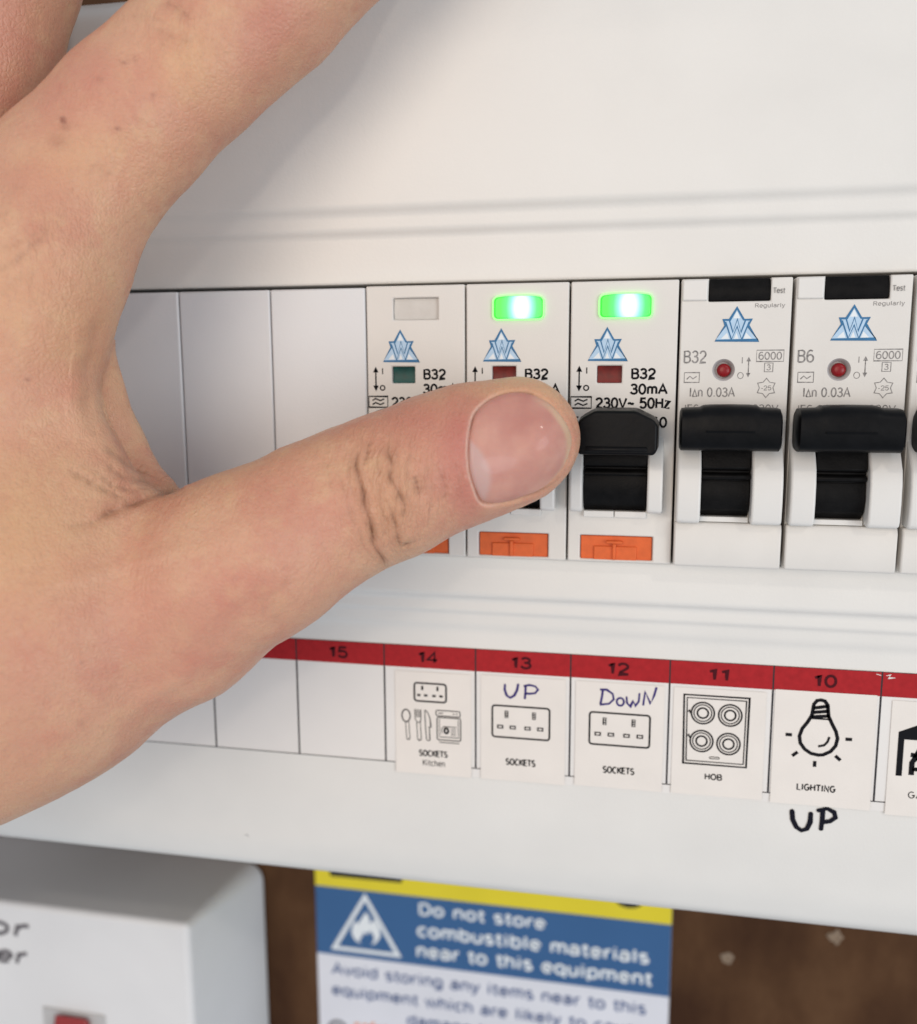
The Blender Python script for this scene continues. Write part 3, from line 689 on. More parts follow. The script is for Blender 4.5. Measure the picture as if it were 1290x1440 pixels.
breaker_a(35.6, 'white breaker with an unlit pale window and a green square flag', False, 'green_flag')
breaker_a(53.4, 'white breaker lit green whose toggle is hidden under the thumb tip', True, 'red_flag')
breaker_a(71.25, 'white breaker lit green with its whole black toggle showing, right of the thumb', True, 'red_flag')
breaker_b(89.15, 'white breaker printed B32 in grey with a round red dot and black test button', 'B32')
breaker_b(106.95, 'white breaker printed B6 in grey with a round red dot', 'B6')
breaker_b(124.8, 'white breaker cut off by the right edge of the photo', 'B6')
for i, lab in ((1, 'white blank plate touching the unlit breaker'), (0, 'white blank plate second to the left of the unlit breaker'), (-1, 'white blank plate half hidden by the hand, third left of the unlit breaker'), (-2, 'white blank plate behind the base of the index finger'), (-3, 'white blank plate hidden behind the palm')):
    t = thing('blanking_plate', lab, 'blanking plate', (17.8*i, 0, 0), 'blank plates left of the breakers')
    bm = bmesh.new(); box(bm, 0.1, 17.68, 0.25 if i < 1 else 0.1, 16, -2.35, 44.8)
    obj('front_plate', bm, M['blank'], t, bevel=0.35, segs=3)
    bm = bmesh.new(); box(bm, 5, 12.5, 16.1, 20, 4, 40); obj('clip', bm, M['blank'], t)

# ------------------------------------------------------------------ safety sign stuck to the board
def smat(name, col, rough=0.3): return mat(name, col, rough, 0.25, 0.05, 40, coat=0.12)
M['s_white'] = smat('sign_white', (0.68, 0.69, 0.74)); M['s_blue'] = smat('sign_blue', (0.04, 0.115, 0.265)); M['s_yellow'] = smat('sign_yellow', (0.72, 0.60, 0.03))
M['s_text'] = smat('sign_text_blue', (0.13, 0.17, 0.30)); M['s_black'] = smat('sign_black', (0.02, 0.02, 0.02)); M['s_grey'] = smat('sign_grey', (0.2, 0.2, 0.22)); M['s_orange'] = smat('sign_orange', (0.75, 0.24, 0.08))
sg = thing('safety_sign', 'blue, white and yellow safety sign with a flame triangle on the brown board', 'sign', (-5.9, 75.4, -190))
def SX(x): return x+5.9
def SZ(z): return z+190
ZB = [(-94, -116.2, 'yellow_band', 's_yellow'), (-116.2, -137.5, 'blue_panel', 's_blue'), (-137.5, -188, 'white_panel', 's_white')]
bm = bmesh.new(); box(bm, 0, 100.2, -0.7, -0.02, 2, 96.4); obj('plate', bm, M['s_white'], sg, bevel=0.1)
for a, b, nm, mm in ZB:
    bm = bmesh.new(); flat(bm, [(0.05, SZ(b)), (100.15, SZ(b)), (100.15, SZ(a)), (0.05, SZ(a))], -0.74); printed(nm, bm, M[mm], sg)
yy = -0.8
bm = bmesh.new(); tri = [(SX(9.0), SZ(-118.2)), (SX(-0.6), SZ(-135.2)), (SX(18.6), SZ(-135.2))]; stroke(bm, tri, 1.3, yy, True)
fl = [(9.2, -122.8), (10.3, -124.6), (10.2, -126.2), (11.2, -125.6), (11.6, -124.6), (13.2, -127.2), (13.4, -129.9), (12.2, -132.0), (10.6, -133.0), (11.6, -131.0), (11.2, -129.6), (10.2, -128.5), (9.4, -129.8), (8.3, -129.2), (8.0, -130.6), (7.0, -131.6), (7.4, -133.0), (5.6, -131.8), (4.7, -129.8), (5.2, -127.2), (6.2, -125.8), (6.6, -127.0), (7.6, -125.4)]
flat(bm, [(SX(a), SZ(b)) for a, b in fl], yy)
text(bm, 'Do not store', SX(24.8), SX(60.6), SZ(-121.9), SZ(-117.9), yy, 0.055)
text(bm, 'combustible materials', SX(24.3), SX(88.6), SZ(-128.6), SZ(-124.3), yy, 0.055)
text(bm, 'near to this equipment', SX(24.0), SX(89.5), SZ(-136.1), SZ(-130.6), yy, 0.055)
printed('warning_print', bm, M['white_ink'], sg)
bm = bmesh.new()
text(bm, 'Avoid storing any items near to this', SX(-1.4), SX(88.2), SZ(-144.9), SZ(-139.9), yy, 0.05)
text(bm, 'equipment which are likely to cause', SX(-1.6), SX(88.4), SZ(-151.6), SZ(-146.6), yy, 0.05)
text(bm, 'damage by ignition', SX(21.0), SX(68.0), SZ(-158.2), SZ(-153.2), yy, 0.05)
printed('advice_print', bm, M['s_text'], sg)
bm = bmesh.new(); ring(bm, SX(-0.2), SZ(-161.5), 2.6, 1.2, yy, 24); ring(bm, SX(-0.2), SZ(-161.5), 0.9, 0.8, yy, 16); printed('round_emblem', bm, M['s_grey'], sg)
bm = bmesh.new(); text(bm, 'safety', SX(5), SX(17.5), SZ(-162.5), SZ(-157.6), yy, 0.06); printed('orange_print', bm, M['s_orange'], sg)
bm = bmesh.new(); flat(bm, [(SX(-1.2), SZ(-112.9)), (SX(20.0), SZ(-112.6)), (SX(20.4), SZ(-108)), (SX(-2), SZ(-108))], yy)
printed('black_print', bm, M['s_black'], sg); bm = bmesh.new()
flat(bm, [(SX(83+3.6*math.cos(a)), SZ(-110.6+2.1*math.sin(a))) for a in np.linspace(0, 2*math.pi, 21)[:-1]], yy)
printed('black_print', bm, M['s_black'], sg)

# ------------------------------------------------------------------ isolator box at the lower left
M['iso'] = mat('isolator_white', (0.70, 0.695, 0.69), 0.45, 0.4, 0.05, 30, 0.2, 1500)
M['iso_txt'] = mat('isolator_text', (0.12, 0.11, 0.12), 0.6, 0.3)
M['iso_red'] = mat('isolator_red', (0.28, 0.02, 0.02), 0.35, 0.5)
iso = thing('isolator_box', 'white wall box with slanted sides and grey lettering, below the fuse box', 'switch box', (-60, 75.4, -155))
bm = bmesh.new()
fr = rrect(-50, 32.6, -40, 45.4, 1.8, 5); bk = rrect(-52, 38.5, -42, 44.0, 5.5, 5)
a = [bm.verts.new((x, -35.4, z)) for x, z in fr]; b_ = [bm.verts.new((x, -0.1, z)) for x, z in bk]; n = len(a)
for i in range(n): bm.faces.new((a[i], a[(i+1) % n], b_[(i+1) % n], b_[i]))
bm.faces.new(a[::-1]); bm.faces.new(b_)
obj('case', bm, M['iso'], iso, bevel=1.5, segs=4)
bm = bmesh.new()
text(bm, 'for', -32.5, -14.4, 35.6, 41.4, -35.5, 0.07, slant=0.25); text(bm, 'shower', -49.0, -15.6, 27.6, 33.0, -35.5, 0.07, slant=0.25)
printed('printing', bm, M['iso_txt'], iso)
bm = bmesh.new(); prism_x(bm, [(-35.3, -14), (-35.6, 14), (-37.2, 16), (-38.4, 12.5), (-37.0, -12)], -6.4, 3.2); obj('rocker_switch', bm, M['iso_red'], iso, bevel=0.5)
bm = bmesh.new(); box(bm, -11, 7.5, -35.9, -35.3, -17, 16.4); obj('switch_surround', bm, M['grey_cup'], iso, bevel=0.25)
# plugs in the board
M['plug'] = mat('pale_plug', (0.24, 0.175, 0.12), 0.6, 0.4, 0.2, 800)
for x, z, lab, k in ((108.9, -124.3, 'pale round screw plug in the brown board right of the sign', 0), (135.4, -114.8, 'pale chipped screw plug in the brown board tucked under the fuse box edge', 1)):
    t = thing('wall_plug', lab, 'wall plug', (x, 75.4, z), 'screw plugs in the board')
    bm = bmesh.new(); tube_disc(bm, 0, 0, [(1.7, -0.02), (1.6, -0.35), (0.9, -0.4), (0.75, -0.1), (0, 0.0)] if k == 0 else [(1.9, -0.02), (1.7, -0.4), (1.1, -0.35), (0.9, -0.05), (0, 0.0)], 14)
    for v in bm.verts:
        v.co.x *= 1+0.25*math.sin(v.co.z*3+k); v.co.z *= 1+(0.35 if k else 0.1)*math.sin(v.co.x*2.3)
    obj('plug_collar', bm, M['plug'], t)

# ------------------------------------------------------------------ the hand: one implicit surface grown from joints
def node(px, py, r, Y):
    p = at(px, py, Y); return p, r*((p-CAM)@CF)/FPX
CH = [  # (flatten along the view, blend mm, joints)
 (1.12, 3.0, [(300, 806, 121, -31), (383, 768, 115, -29), (443, 731, 108, -26), (492, 706, 103, -24.5), (549, 683, 102, -23), (616, 653, 98, -20.5), (660, 638, 96, -19.3), (705, 626, 89, -18.2), (731, 617, 84, -17.6)]),
 (1.35, 6.0, [(325, 800, 118, -31), (240, 850, 143, -32), (150, 880, 156, -34), (60, 895, 205, -36), (-40, 870, 262, -39)]),
 (1.35, 8.0, [(-40, 868, 262, -40), (-300, 960, 285, -48), (-620, 1080, 290, -56)]),
 (1.7, 8.0, [(-10, 620, 160, -37), (0, 700, 185, -37), (60, 800, 175, -36)]),
 (1.7, 8.0, [(-150, 420, 165, -37), (-170, 700, 220, -39), (-40, 860, 255, -40)]),
 (1.15, 4.0, [(-30, 640, 155, -35), (0, 480, 139, -33), (48, 362, 127, -30), (100, 262, 117, -27), (188, 168, 111, -24), (268, 92, 107, -21.5), (374, -8, 112, -18.5), (484, -122, 112, -16), (580, -270, 98, -13.5), (640, -350, 88, -12)]),
 (1.15, 1.5, [(-170, 440, 150, -34), (-95, 200, 130, -21), (-55, 60, 132, -18), (-18, -60, 129, -16.5), (20, -250, 118, -15), (50, -430, 105, -13), (60, -530, 92, -11)]),
 (1.15, 1.5, [(-330, 480, 140, -33), (-310, 200, 125, -24), (-280, -60, 120, -20), (-260, -330, 110, -15), (-250, -440, 95, -12)]),
 (1.7, 6.0, [(-330, 480, 150, -34), (-320, 760, 190, -38), (-100, 940, 240, -42)]),
 (1.2, 3.0, [(-500, 640, 120, -31), (-540, 400, 105, -24), (-560, 180, 98, -18), (-565, 40, 85, -14)]),
 (1.5, 6.0, [(-500, 640, 125, -32), (-440, 860, 160, -37), (-260, 930, 220, -42)]),
 (1.6, 3.2, [(85, 480, 66, -26), (104, 560, 70, -25), (128, 640, 76, -24), (160, 698, 74, -25), (205, 742, 72, -27)]),
]
CHN = [(s, k, [node(*n) for n in ns]) for s, k, ns in CH]
CX = CF.astype(np.float32)
def seg_sdf(P, s, A, ra, B, rb):
    q = P-A.astype(np.float32)
    q = q+((q@CX)*(s-1))[..., None]*CX
    d = (B-A); d = (d+CF*(d@CF)*(s-1)).astype(np.float32)
    t = np.clip((q@d)/float(d@d), 0, 1)
    return np.linalg.norm(q-t[..., None]*d, axis=-1)-(ra+(rb-ra)*t)
def smin(a, b, k):
    h = np.maximum(k-np.abs(a-b), 0)/k
    return np.minimum(a, b)-h*h*h*k/6.0
def sdf(P):
    D = None
    for s, k, ns in CHN:
        c = None
        for (A, ra), (B, rb) in zip(ns, ns[1:]):
            d = seg_sdf(P, s, A, ra, B, rb); c = d if c is None else smin(c, d, 2.0)
        D = c if D is None else smin(D, c, k)
    return D
H = 0.85
lo = np.array([-122.0, -78.0, -92.0]); hi = np.array([94.0, -2.0, 132.0])
G = [np.arange(lo[i], hi[i], H, dtype=np.float32) for i in range(3)]
nx, ny, nz = map(len, G)
F = np.full((nx, ny, nz), 50.0, np.float32)
for (s, k, ns) in CHN:      # each chain only inside its own neighbourhood
    a = np.min([p-r-9 for p, r in ns], axis=0); b = np.max([p+r+9 for p, r in ns], axis=0)
    i0 = [int(np.clip((a[i]-lo[i])/H, 0, F.shape[i]-1)) for i in range(3)]; i1 = [int(np.clip((b[i]-lo[i])/H+1, 1, F.shape[i])) for i in range(3)]
    P = np.stack(np.meshgrid(G[0][i0[0]:i1[0]], G[1][i0[1]:i1[1]], G[2][i0[2]:i1[2]], indexing='ij'), -1)
    c = None
    for (A, ra), (B, rb) in zip(ns, ns[1:]):
        d = seg_sdf(P, s, A, ra, B, rb); c = d if c is None else smin(c, d, 2.0)
    sl = tuple(slice(i0[i], i1[i]) for i in range(3))
    F[sl] = smin(F[sl], c, k)
    del P, c
F[0], F[-1] = np.maximum(F[0], 0.5), np.maximum(F[-1], 0.5); F[:, 0] = np.maximum(F[:, 0], 0.5); F[:, -1] = np.maximum(F[:, -1], 0.5)
F[:, :, 0] = np.maximum(F[:, :, 0], 0.5); F[:, :, -1] = np.maximum(F[:, :, -1], 0.5)
# surface nets
S = F < 0
cs = [S[i:nx-1+i, j:ny-1+j, k:nz-1+k] for i in (0, 1) for j in (0, 1) for k in (0, 1)]
cnt = sum(c.astype(np.int8) for c in cs); act = (cnt > 0) & (cnt < 8)
ai = np.argwhere(act); idx = -np.ones(act.shape, np.int64); idx[act] = np.arange(len(ai))
acc = np.zeros((len(ai), 3)); num = np.zeros(len(ai))
cor = [(i, j, k) for i in (0, 1) for j in (0, 1) for k in (0, 1)]
val = {c: F[ai[:, 0]+c[0], ai[:, 1]+c[1], ai[:, 2]+c[2]] for c in cor}
for c in cor:
    for ax in range(3):
        if c[ax] == 0:
            e = list(c); e[ax] = 1; e = tuple(e); a_, b2 = val[c], val[e]; mk = (a_ < 0) != (b2 < 0)
            t = a_/(a_-b2+1e-12); p = np.tile(np.array(c, float), (len(ai), 1)); p[:, ax] = t
            acc[mk] += p[mk]; num[mk] += 1
VT = lo+(ai+acc/num[:, None])*H
quads = []
for ax in range(3):
    u, v_ = (ax+1) % 3, (ax+2) % 3
    A_ = S[tuple(slice(1, -1) if q != ax else slice(0, -1) for q in range(3))]; B2 = S[tuple(slice(1, -1) if q != ax else slice(1, None) for q in range(3))]
    for inside_first in (True, False):
        mk = (A_ & ~B2) if inside_first else (~A_ & B2)
        e = np.argwhere(mk); off = np.array([1 if q != ax else 0 for q in range(3)]); e = e+off
        def cell(du, dv):
            q = e.copy(); q[:, u] -= du; q[:, v_] -= dv; return idx[q[:, 0], q[:, 1], q[:, 2]]
        ql = [cell(1, 1), cell(0, 1), cell(0, 0), cell(1, 0)]
        if not inside_first: ql = ql[::-1]
        quads.append(np.stack(ql, 1))
quads = np.concatenate(quads); quads = quads[(quads >= 0).all(1)]
del F, S, cs, cnt, act, idx
me = bpy.data.meshes.new('hand_base'); me.from_pydata(VT.tolist(), [], quads.tolist())
bm = bmesh.new(); bm.from_mesh(me); bpy.data.meshes.remove(me)
def region_edges(bm, test):
    P = np.array([e.verts[0].co[:] for e in bm.edges]); x, y, z = to_px(P); k = test(x, y)
    return [e for e, q in zip(bm.edges, k) if q]
bmesh.ops.subdivide_edges(bm, edges=region_edges(bm, lambda x, y: (x > -120) & (x < 850) & (y > -90) & (y < 1240)), cuts=1, use_grid_fill=True)
bmesh.ops.subdivide_edges(bm, edges=region_edges(bm, lambda x, y: (x > 425) & (x < 850) & (y > 500) & (y < 830)), cuts=1, use_grid_fill=True)
bm.verts.ensure_lookup_table()
P = np.array([v.co[:] for v in bm.verts], dtype=np.float32)
def grad(P):
    g = np.zeros_like(P); e = 0.15
    for i in range(3):
        d = np.zeros(3, np.float32); d[i] = e; g[:, i] = (sdf(P+d)-sdf(P-d))/(2*e)
    return g/np.maximum(np.linalg.norm(g, axis=1), 1e-6)[:, None]
inb = np.all((P > lo+2) & (P < hi-2), axis=1)
for it in range(2):
    g = grad(P); d = sdf(P); P = np.where(inb[:, None], P-g*np.clip(d, -0.6, 0.6)[:, None], P).astype(np.float32)
NRM = grad(P)
BASE = P.copy()
px, py, pz = to_px(P.astype(np.float64))
front = (NRM@CX) < 0.25

# --- nail shape, in a frame on the thumb
nail_out = np.array([(663.5, 600), (669, 583), (681, 570), (699, 559), (722, 553), (746, 554), (765, 563), (779, 574), (792, 590), (801, 607), (805, 626), (802, 647), (794, 665), (779, 680), (763, 689), (739, 697), (715, 703.5), (692, 707), (677, 704), (668, 684), (662, 663), (660, 641), (660.5, 620)], float)
def resample(poly, n):
    # closed Catmull-Rom
    m = len(poly); out = []
    for i in range(m):
        p0, p1, p2, p3 = poly[i-1], poly[i], poly[(i+1) % m], poly[(i+2) % m]
        for t in np.linspace(0, 1, 12, endpoint=False):
            out.append(0.5*((2*p1)+(-p0+p2)*t+(2*p0-5*p1+4*p2-p3)*t*t+(-p0+3*p1-3*p2+p3)*t**3))
    out = np.array(out); d = np.r_[0, np.cumsum(np.linalg.norm(np.diff(np.r_[out, out[:1]], axis=0), axis=1))]
    s = np.linspace(0, d[-1], n, endpoint=False); q = np.r_[out, out[:1]]
    return np.stack([np.interp(s, d, q[:, 0]), np.interp(s, d, q[:, 1])], 1)
NO = resample(nail_out, 120)
NC = np.array([733.0, 628.0])
def nail_dist(x, y):
    """signed distance in px to the nail outline, negative inside, and the nearest outline index"""
    Q = np.stack([x, y], -1); best = np.full(len(Q), 1e9); bi = np.zeros(len(Q), int)
    for i in range(len(NO)):
        a, b = NO[i], NO[(i+1) % len(NO)]; ab = b-a; t = np.clip(((Q-a)@ab)/(ab@ab), 0, 1)
        d = np.linalg.norm(Q-a-t[:, None]*ab, axis=1); k = d < best; best[k] = d[k]; bi[k] = i
    ins = np.zeros(len(Q), bool); j = len(NO)-1
    for i in range(len(NO)):
        xi, yi = NO[i]; xj, yj = NO[j]
        c = ((yi > Q[:, 1]) != (yj > Q[:, 1])) & (Q[:, 0] < (xj-xi)*(Q[:, 1]-yi)/(yj-yi+1e-12)+xi); ins ^= c; j = i
    return np.where(ins, -best, best), bi
tipness = np.clip((NO[:, 0]-745)/45, 0, 1)*np.clip((NO[:, 0]-(NO[:, 1]-628)*0.35-745)/30, 0, 1)       # 1 at the free edge
near = front & (px > 620) & (px < 850) & (py > 520) & (py < 745)
nd = np.full(len(P), 999.0); ni = np.zeros(len(P), int)
nd[near], ni[near] = nail_dist(px[near], py[near])
# quadratic fit of ray depth over the nail
kk = near & (nd < 6)
def basis(x, y):
    u, v = (x-733)/70, (y-628)/70
    return np.stack([np.ones_like(u), u, v, u*u, u*v, v*v, u**3, v*v*u, v**3, u*u*v, u**4, v**4, u*u*v*v], -1)
coef, *_ = np.linalg.lstsq(basis(px[kk], py[kk]), pz[kk], rcond=None)
def nail_depth(x, y): return basis(x, y)@coef

# --- displacement of the skin
disp = np.zeros(len(P)); crease = np.zeros(len(P)); spot = np.zeros(len(P)); red = np.zeros(len(P)); fold = np.zeros(len(P))
def polydist(x, y, pts):
    best = np.full(len(x), 1e9); par = np.zeros(len(x)); Q = np.stack([x, y], -1); pts = np.array(pts, float); n = len(pts)-1
    for i in range(n):
        a, b = pts[i], pts[i+1]; ab = b-a; t = np.clip(((Q-a)@ab)/(ab@ab), 0, 1)
        d = np.linalg.norm(Q-a-t[:, None]*ab, axis=1); k = d < best; best[k] = d[k]; par[k] = (i+t[k])/n
    return best, par
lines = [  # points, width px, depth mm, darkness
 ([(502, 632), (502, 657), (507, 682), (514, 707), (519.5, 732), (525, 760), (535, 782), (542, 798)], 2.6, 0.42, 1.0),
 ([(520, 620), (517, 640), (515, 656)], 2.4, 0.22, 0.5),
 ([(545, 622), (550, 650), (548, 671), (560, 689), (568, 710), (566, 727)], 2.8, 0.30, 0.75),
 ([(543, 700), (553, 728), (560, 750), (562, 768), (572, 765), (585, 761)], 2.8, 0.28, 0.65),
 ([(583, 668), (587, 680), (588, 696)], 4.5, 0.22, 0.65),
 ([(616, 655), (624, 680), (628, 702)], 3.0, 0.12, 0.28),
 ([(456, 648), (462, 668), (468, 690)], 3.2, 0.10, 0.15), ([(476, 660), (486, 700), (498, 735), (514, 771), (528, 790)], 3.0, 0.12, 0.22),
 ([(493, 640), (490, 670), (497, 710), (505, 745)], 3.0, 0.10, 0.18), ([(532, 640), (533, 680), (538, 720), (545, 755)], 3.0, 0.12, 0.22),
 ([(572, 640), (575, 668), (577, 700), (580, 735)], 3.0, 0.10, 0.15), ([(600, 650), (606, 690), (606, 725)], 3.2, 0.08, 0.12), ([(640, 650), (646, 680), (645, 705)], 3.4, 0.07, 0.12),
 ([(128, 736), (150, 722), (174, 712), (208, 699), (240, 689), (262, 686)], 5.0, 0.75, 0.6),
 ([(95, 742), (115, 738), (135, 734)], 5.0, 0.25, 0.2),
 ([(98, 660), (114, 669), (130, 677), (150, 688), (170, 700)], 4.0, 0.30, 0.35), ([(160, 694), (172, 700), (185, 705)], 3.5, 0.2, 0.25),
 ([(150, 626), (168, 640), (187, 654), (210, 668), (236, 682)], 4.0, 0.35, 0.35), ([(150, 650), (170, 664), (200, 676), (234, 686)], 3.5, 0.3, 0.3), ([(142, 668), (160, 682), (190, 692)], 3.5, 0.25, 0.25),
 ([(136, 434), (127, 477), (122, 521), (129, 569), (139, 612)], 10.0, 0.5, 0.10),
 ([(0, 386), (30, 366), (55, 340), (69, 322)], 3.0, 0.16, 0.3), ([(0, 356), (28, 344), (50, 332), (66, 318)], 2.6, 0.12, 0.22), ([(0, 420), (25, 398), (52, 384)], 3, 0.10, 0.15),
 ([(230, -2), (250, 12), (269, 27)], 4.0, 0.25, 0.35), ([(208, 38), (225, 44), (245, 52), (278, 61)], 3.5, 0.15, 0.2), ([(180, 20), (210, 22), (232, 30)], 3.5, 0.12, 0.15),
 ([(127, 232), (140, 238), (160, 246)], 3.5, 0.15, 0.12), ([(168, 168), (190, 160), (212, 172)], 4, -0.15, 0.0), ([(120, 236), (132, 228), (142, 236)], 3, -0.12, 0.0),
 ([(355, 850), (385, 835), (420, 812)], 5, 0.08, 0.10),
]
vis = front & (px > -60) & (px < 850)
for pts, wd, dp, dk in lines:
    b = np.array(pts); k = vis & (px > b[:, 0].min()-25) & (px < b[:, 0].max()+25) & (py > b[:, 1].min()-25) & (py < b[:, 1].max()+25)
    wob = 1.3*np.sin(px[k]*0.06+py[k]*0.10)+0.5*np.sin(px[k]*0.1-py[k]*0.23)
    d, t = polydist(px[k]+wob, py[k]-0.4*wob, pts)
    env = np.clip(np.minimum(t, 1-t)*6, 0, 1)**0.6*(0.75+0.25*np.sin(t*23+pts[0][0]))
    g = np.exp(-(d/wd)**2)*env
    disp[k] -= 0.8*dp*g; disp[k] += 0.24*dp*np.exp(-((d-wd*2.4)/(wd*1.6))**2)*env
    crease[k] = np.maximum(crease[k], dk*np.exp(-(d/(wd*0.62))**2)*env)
    crease[k] = np.maximum(crease[k], 0.45*dk*np.exp(-(d/(wd*2.8))**2)*env)  # wide soft shading around each crease, put into the skin colour
def blob(cx, cy, rx, ry, rot=0.0):
    c, s = math.cos(rot), math.sin(rot); x, y = px-cx, py-cy
    return np.exp(-(((c*x+s*y)/rx)**2+((-s*x+c*y)/ry)**2))*front
# knuckle swelling, veins and tendons in low relief
for cx, cy, rx, ry, a, h in ((55, 380, 130, 120, 0, 1.6), (270, 95, 90, 90, 0, 0.3), (550, 690, 70, 70, 0, 0.8), (240, 840, 150, 80, -0.5, 1.0), (90, 600, 70, 60, 0.3, -1.3), (150, 250, 40, 120, 0.7, -0.3), (240, 960, 90, 12, -0.6, 0.18), (160, 800, 120, 10, -0.25, 0.2), (20, 300, 12, 90, 0.5, 0.25), (330, 840, 60, 10, -0.7, 0.15), (610, 700, 40, 60, 0, -0.3), (640, 640, 30, 60, 0, 0.25)):
    disp += h*blob(cx, cy, rx, ry, a)
# skin around the nail
ti = tipness[ni]
k = near & (nd > -6)
ridge = np.exp(-((nd-6.0)/5.5)**2)*0.17*(0.8+0.3*np.sin(px*0.21+py*0.17))+np.exp(-((nd-13)/9.0)**2)*0.10
disp[k] += (ridge*(1-ti*1.0))[k]
disp[k] -= (np.exp(-(nd/2.6)**2)*0.30*(1-0.2*ti))[k]
inside = near & (nd <= -1.0)
disp[inside] -= 0.75*np.clip(-nd[inside]/7.0, 0, 1)
gw = np.where((NO[:, 1] < 604) & (NO[:, 0] < 748), 1.7, np.where(NO[:, 1] > 690, 1.2, 0.8))[ni]
side = near & (np.abs(nd-1.0) < 8)
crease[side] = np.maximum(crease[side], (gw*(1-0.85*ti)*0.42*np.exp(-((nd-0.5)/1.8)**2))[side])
fold[near] = (0.8*np.exp(-((nd-3.4)/1.6)**2)*(1-ti))[near]*np.clip(1-(px[near]-668)/40, 0, 1)
P2 = P+NRM*disp[:, None]
# low frequency unevenness of the flesh
def wave(P, f, ph): return np.sin(P[:, 0]*f+ph)*np.sin(P[:, 1]*f*1.3+ph*2)*np.sin(P[:, 2]*f*0.9+ph*3)
P2 += NRM*(0.16*wave(P, 0.16, 1.0)+0.09*wave(P, 0.42, 2.0)+0.03*wave(P, 1.3, 0.4))[:, None]*np.where(near & (nd < 8), 0.0, 1.0)[:, None]
for v, q in zip(bm.verts, P2): v.co = q
for cx, cy, r, a in ((89, 169, 4.2, 1.0), (92, 178, 8, 0.3), (83, 200, 14, 0.22), (174, 89, 3.0, 0.6), (190, 82, 2.6, 0.7), (165, 181, 4, 0.5), (215, 135, 3.2, 0.5), (39, 534, 4, 0.45), (141, 112, 5, 0.2), (114, 1018, 7, 0.2), (115, 931, 3, 0.3), (78, 842, 5, 0.16), (386, 866, 6, 0.15), (708, 702, 3, 0.3), (227, 305, 4, 0.3)):
    spot = np.maximum(spot, a*blob(cx, cy, r, r*0.85))
for cx, cy, rx, ry, rot, a in ((648, 620, 48, 85, 0, 1.0), (600, 590, 75, 45, 0, 0.7), (655, 690, 32, 45, 0, 0.8), (120, 130, 120, 60, -0.7, 0.45), (40, 250, 90, 40, 0, 0.5), (330, 190, 70, 60, 0, 0.2), (190, 900, 190, 100, -0.4, 0.40), (420, 740, 70, 50, 0, 0.25), (380, 30, 120, 60, -0.7, 0.45), (30, 980, 60, 110, 0, 0.35), (790, 600, 30, 50, 0, 0.2), (0, 60, 60, 100, 0, 0.5)):
    red = np.maximum(red, a*blob(cx, cy, rx, ry, rot))
yel = np.clip(sum(a*blob(*q) for a, q in ((0.7, (30, 760, 110, 140)), (0.6, (270, 90, 50, 60)), (0.5, (120, 230, 80, 60)), (0.5, (545, 700, 45, 70)), (0.5, (60, 440, 100, 100)), (0.35, (50, 1120, 120, 60)), (0.5, (790, 560, 60, 22, 0.7)), (0.4, (700, 548, 80, 12)))), 0, 1)
wrk = np.clip(blob(548, 700, 55, 95)*1.0+blob(620, 690, 40, 60)*0.35+blob(195, 690, 90, 35, 0.0)*0.5+blob(40, 350, 90, 70)*0.35+blob(260, 50, 60, 40)*0.35+0.10, 0, 1)
col = bm.verts.layers.float_color.new('skin_marks'); col2 = bm.verts.layers.float_color.new('skin_tone')
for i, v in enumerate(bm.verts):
    v[col] = (float(crease[i]), float(spot[i]), float(fold[i]), 1); v[col2] = (float(red[i]), float(yel[i]), float(wrk[i]), 1)

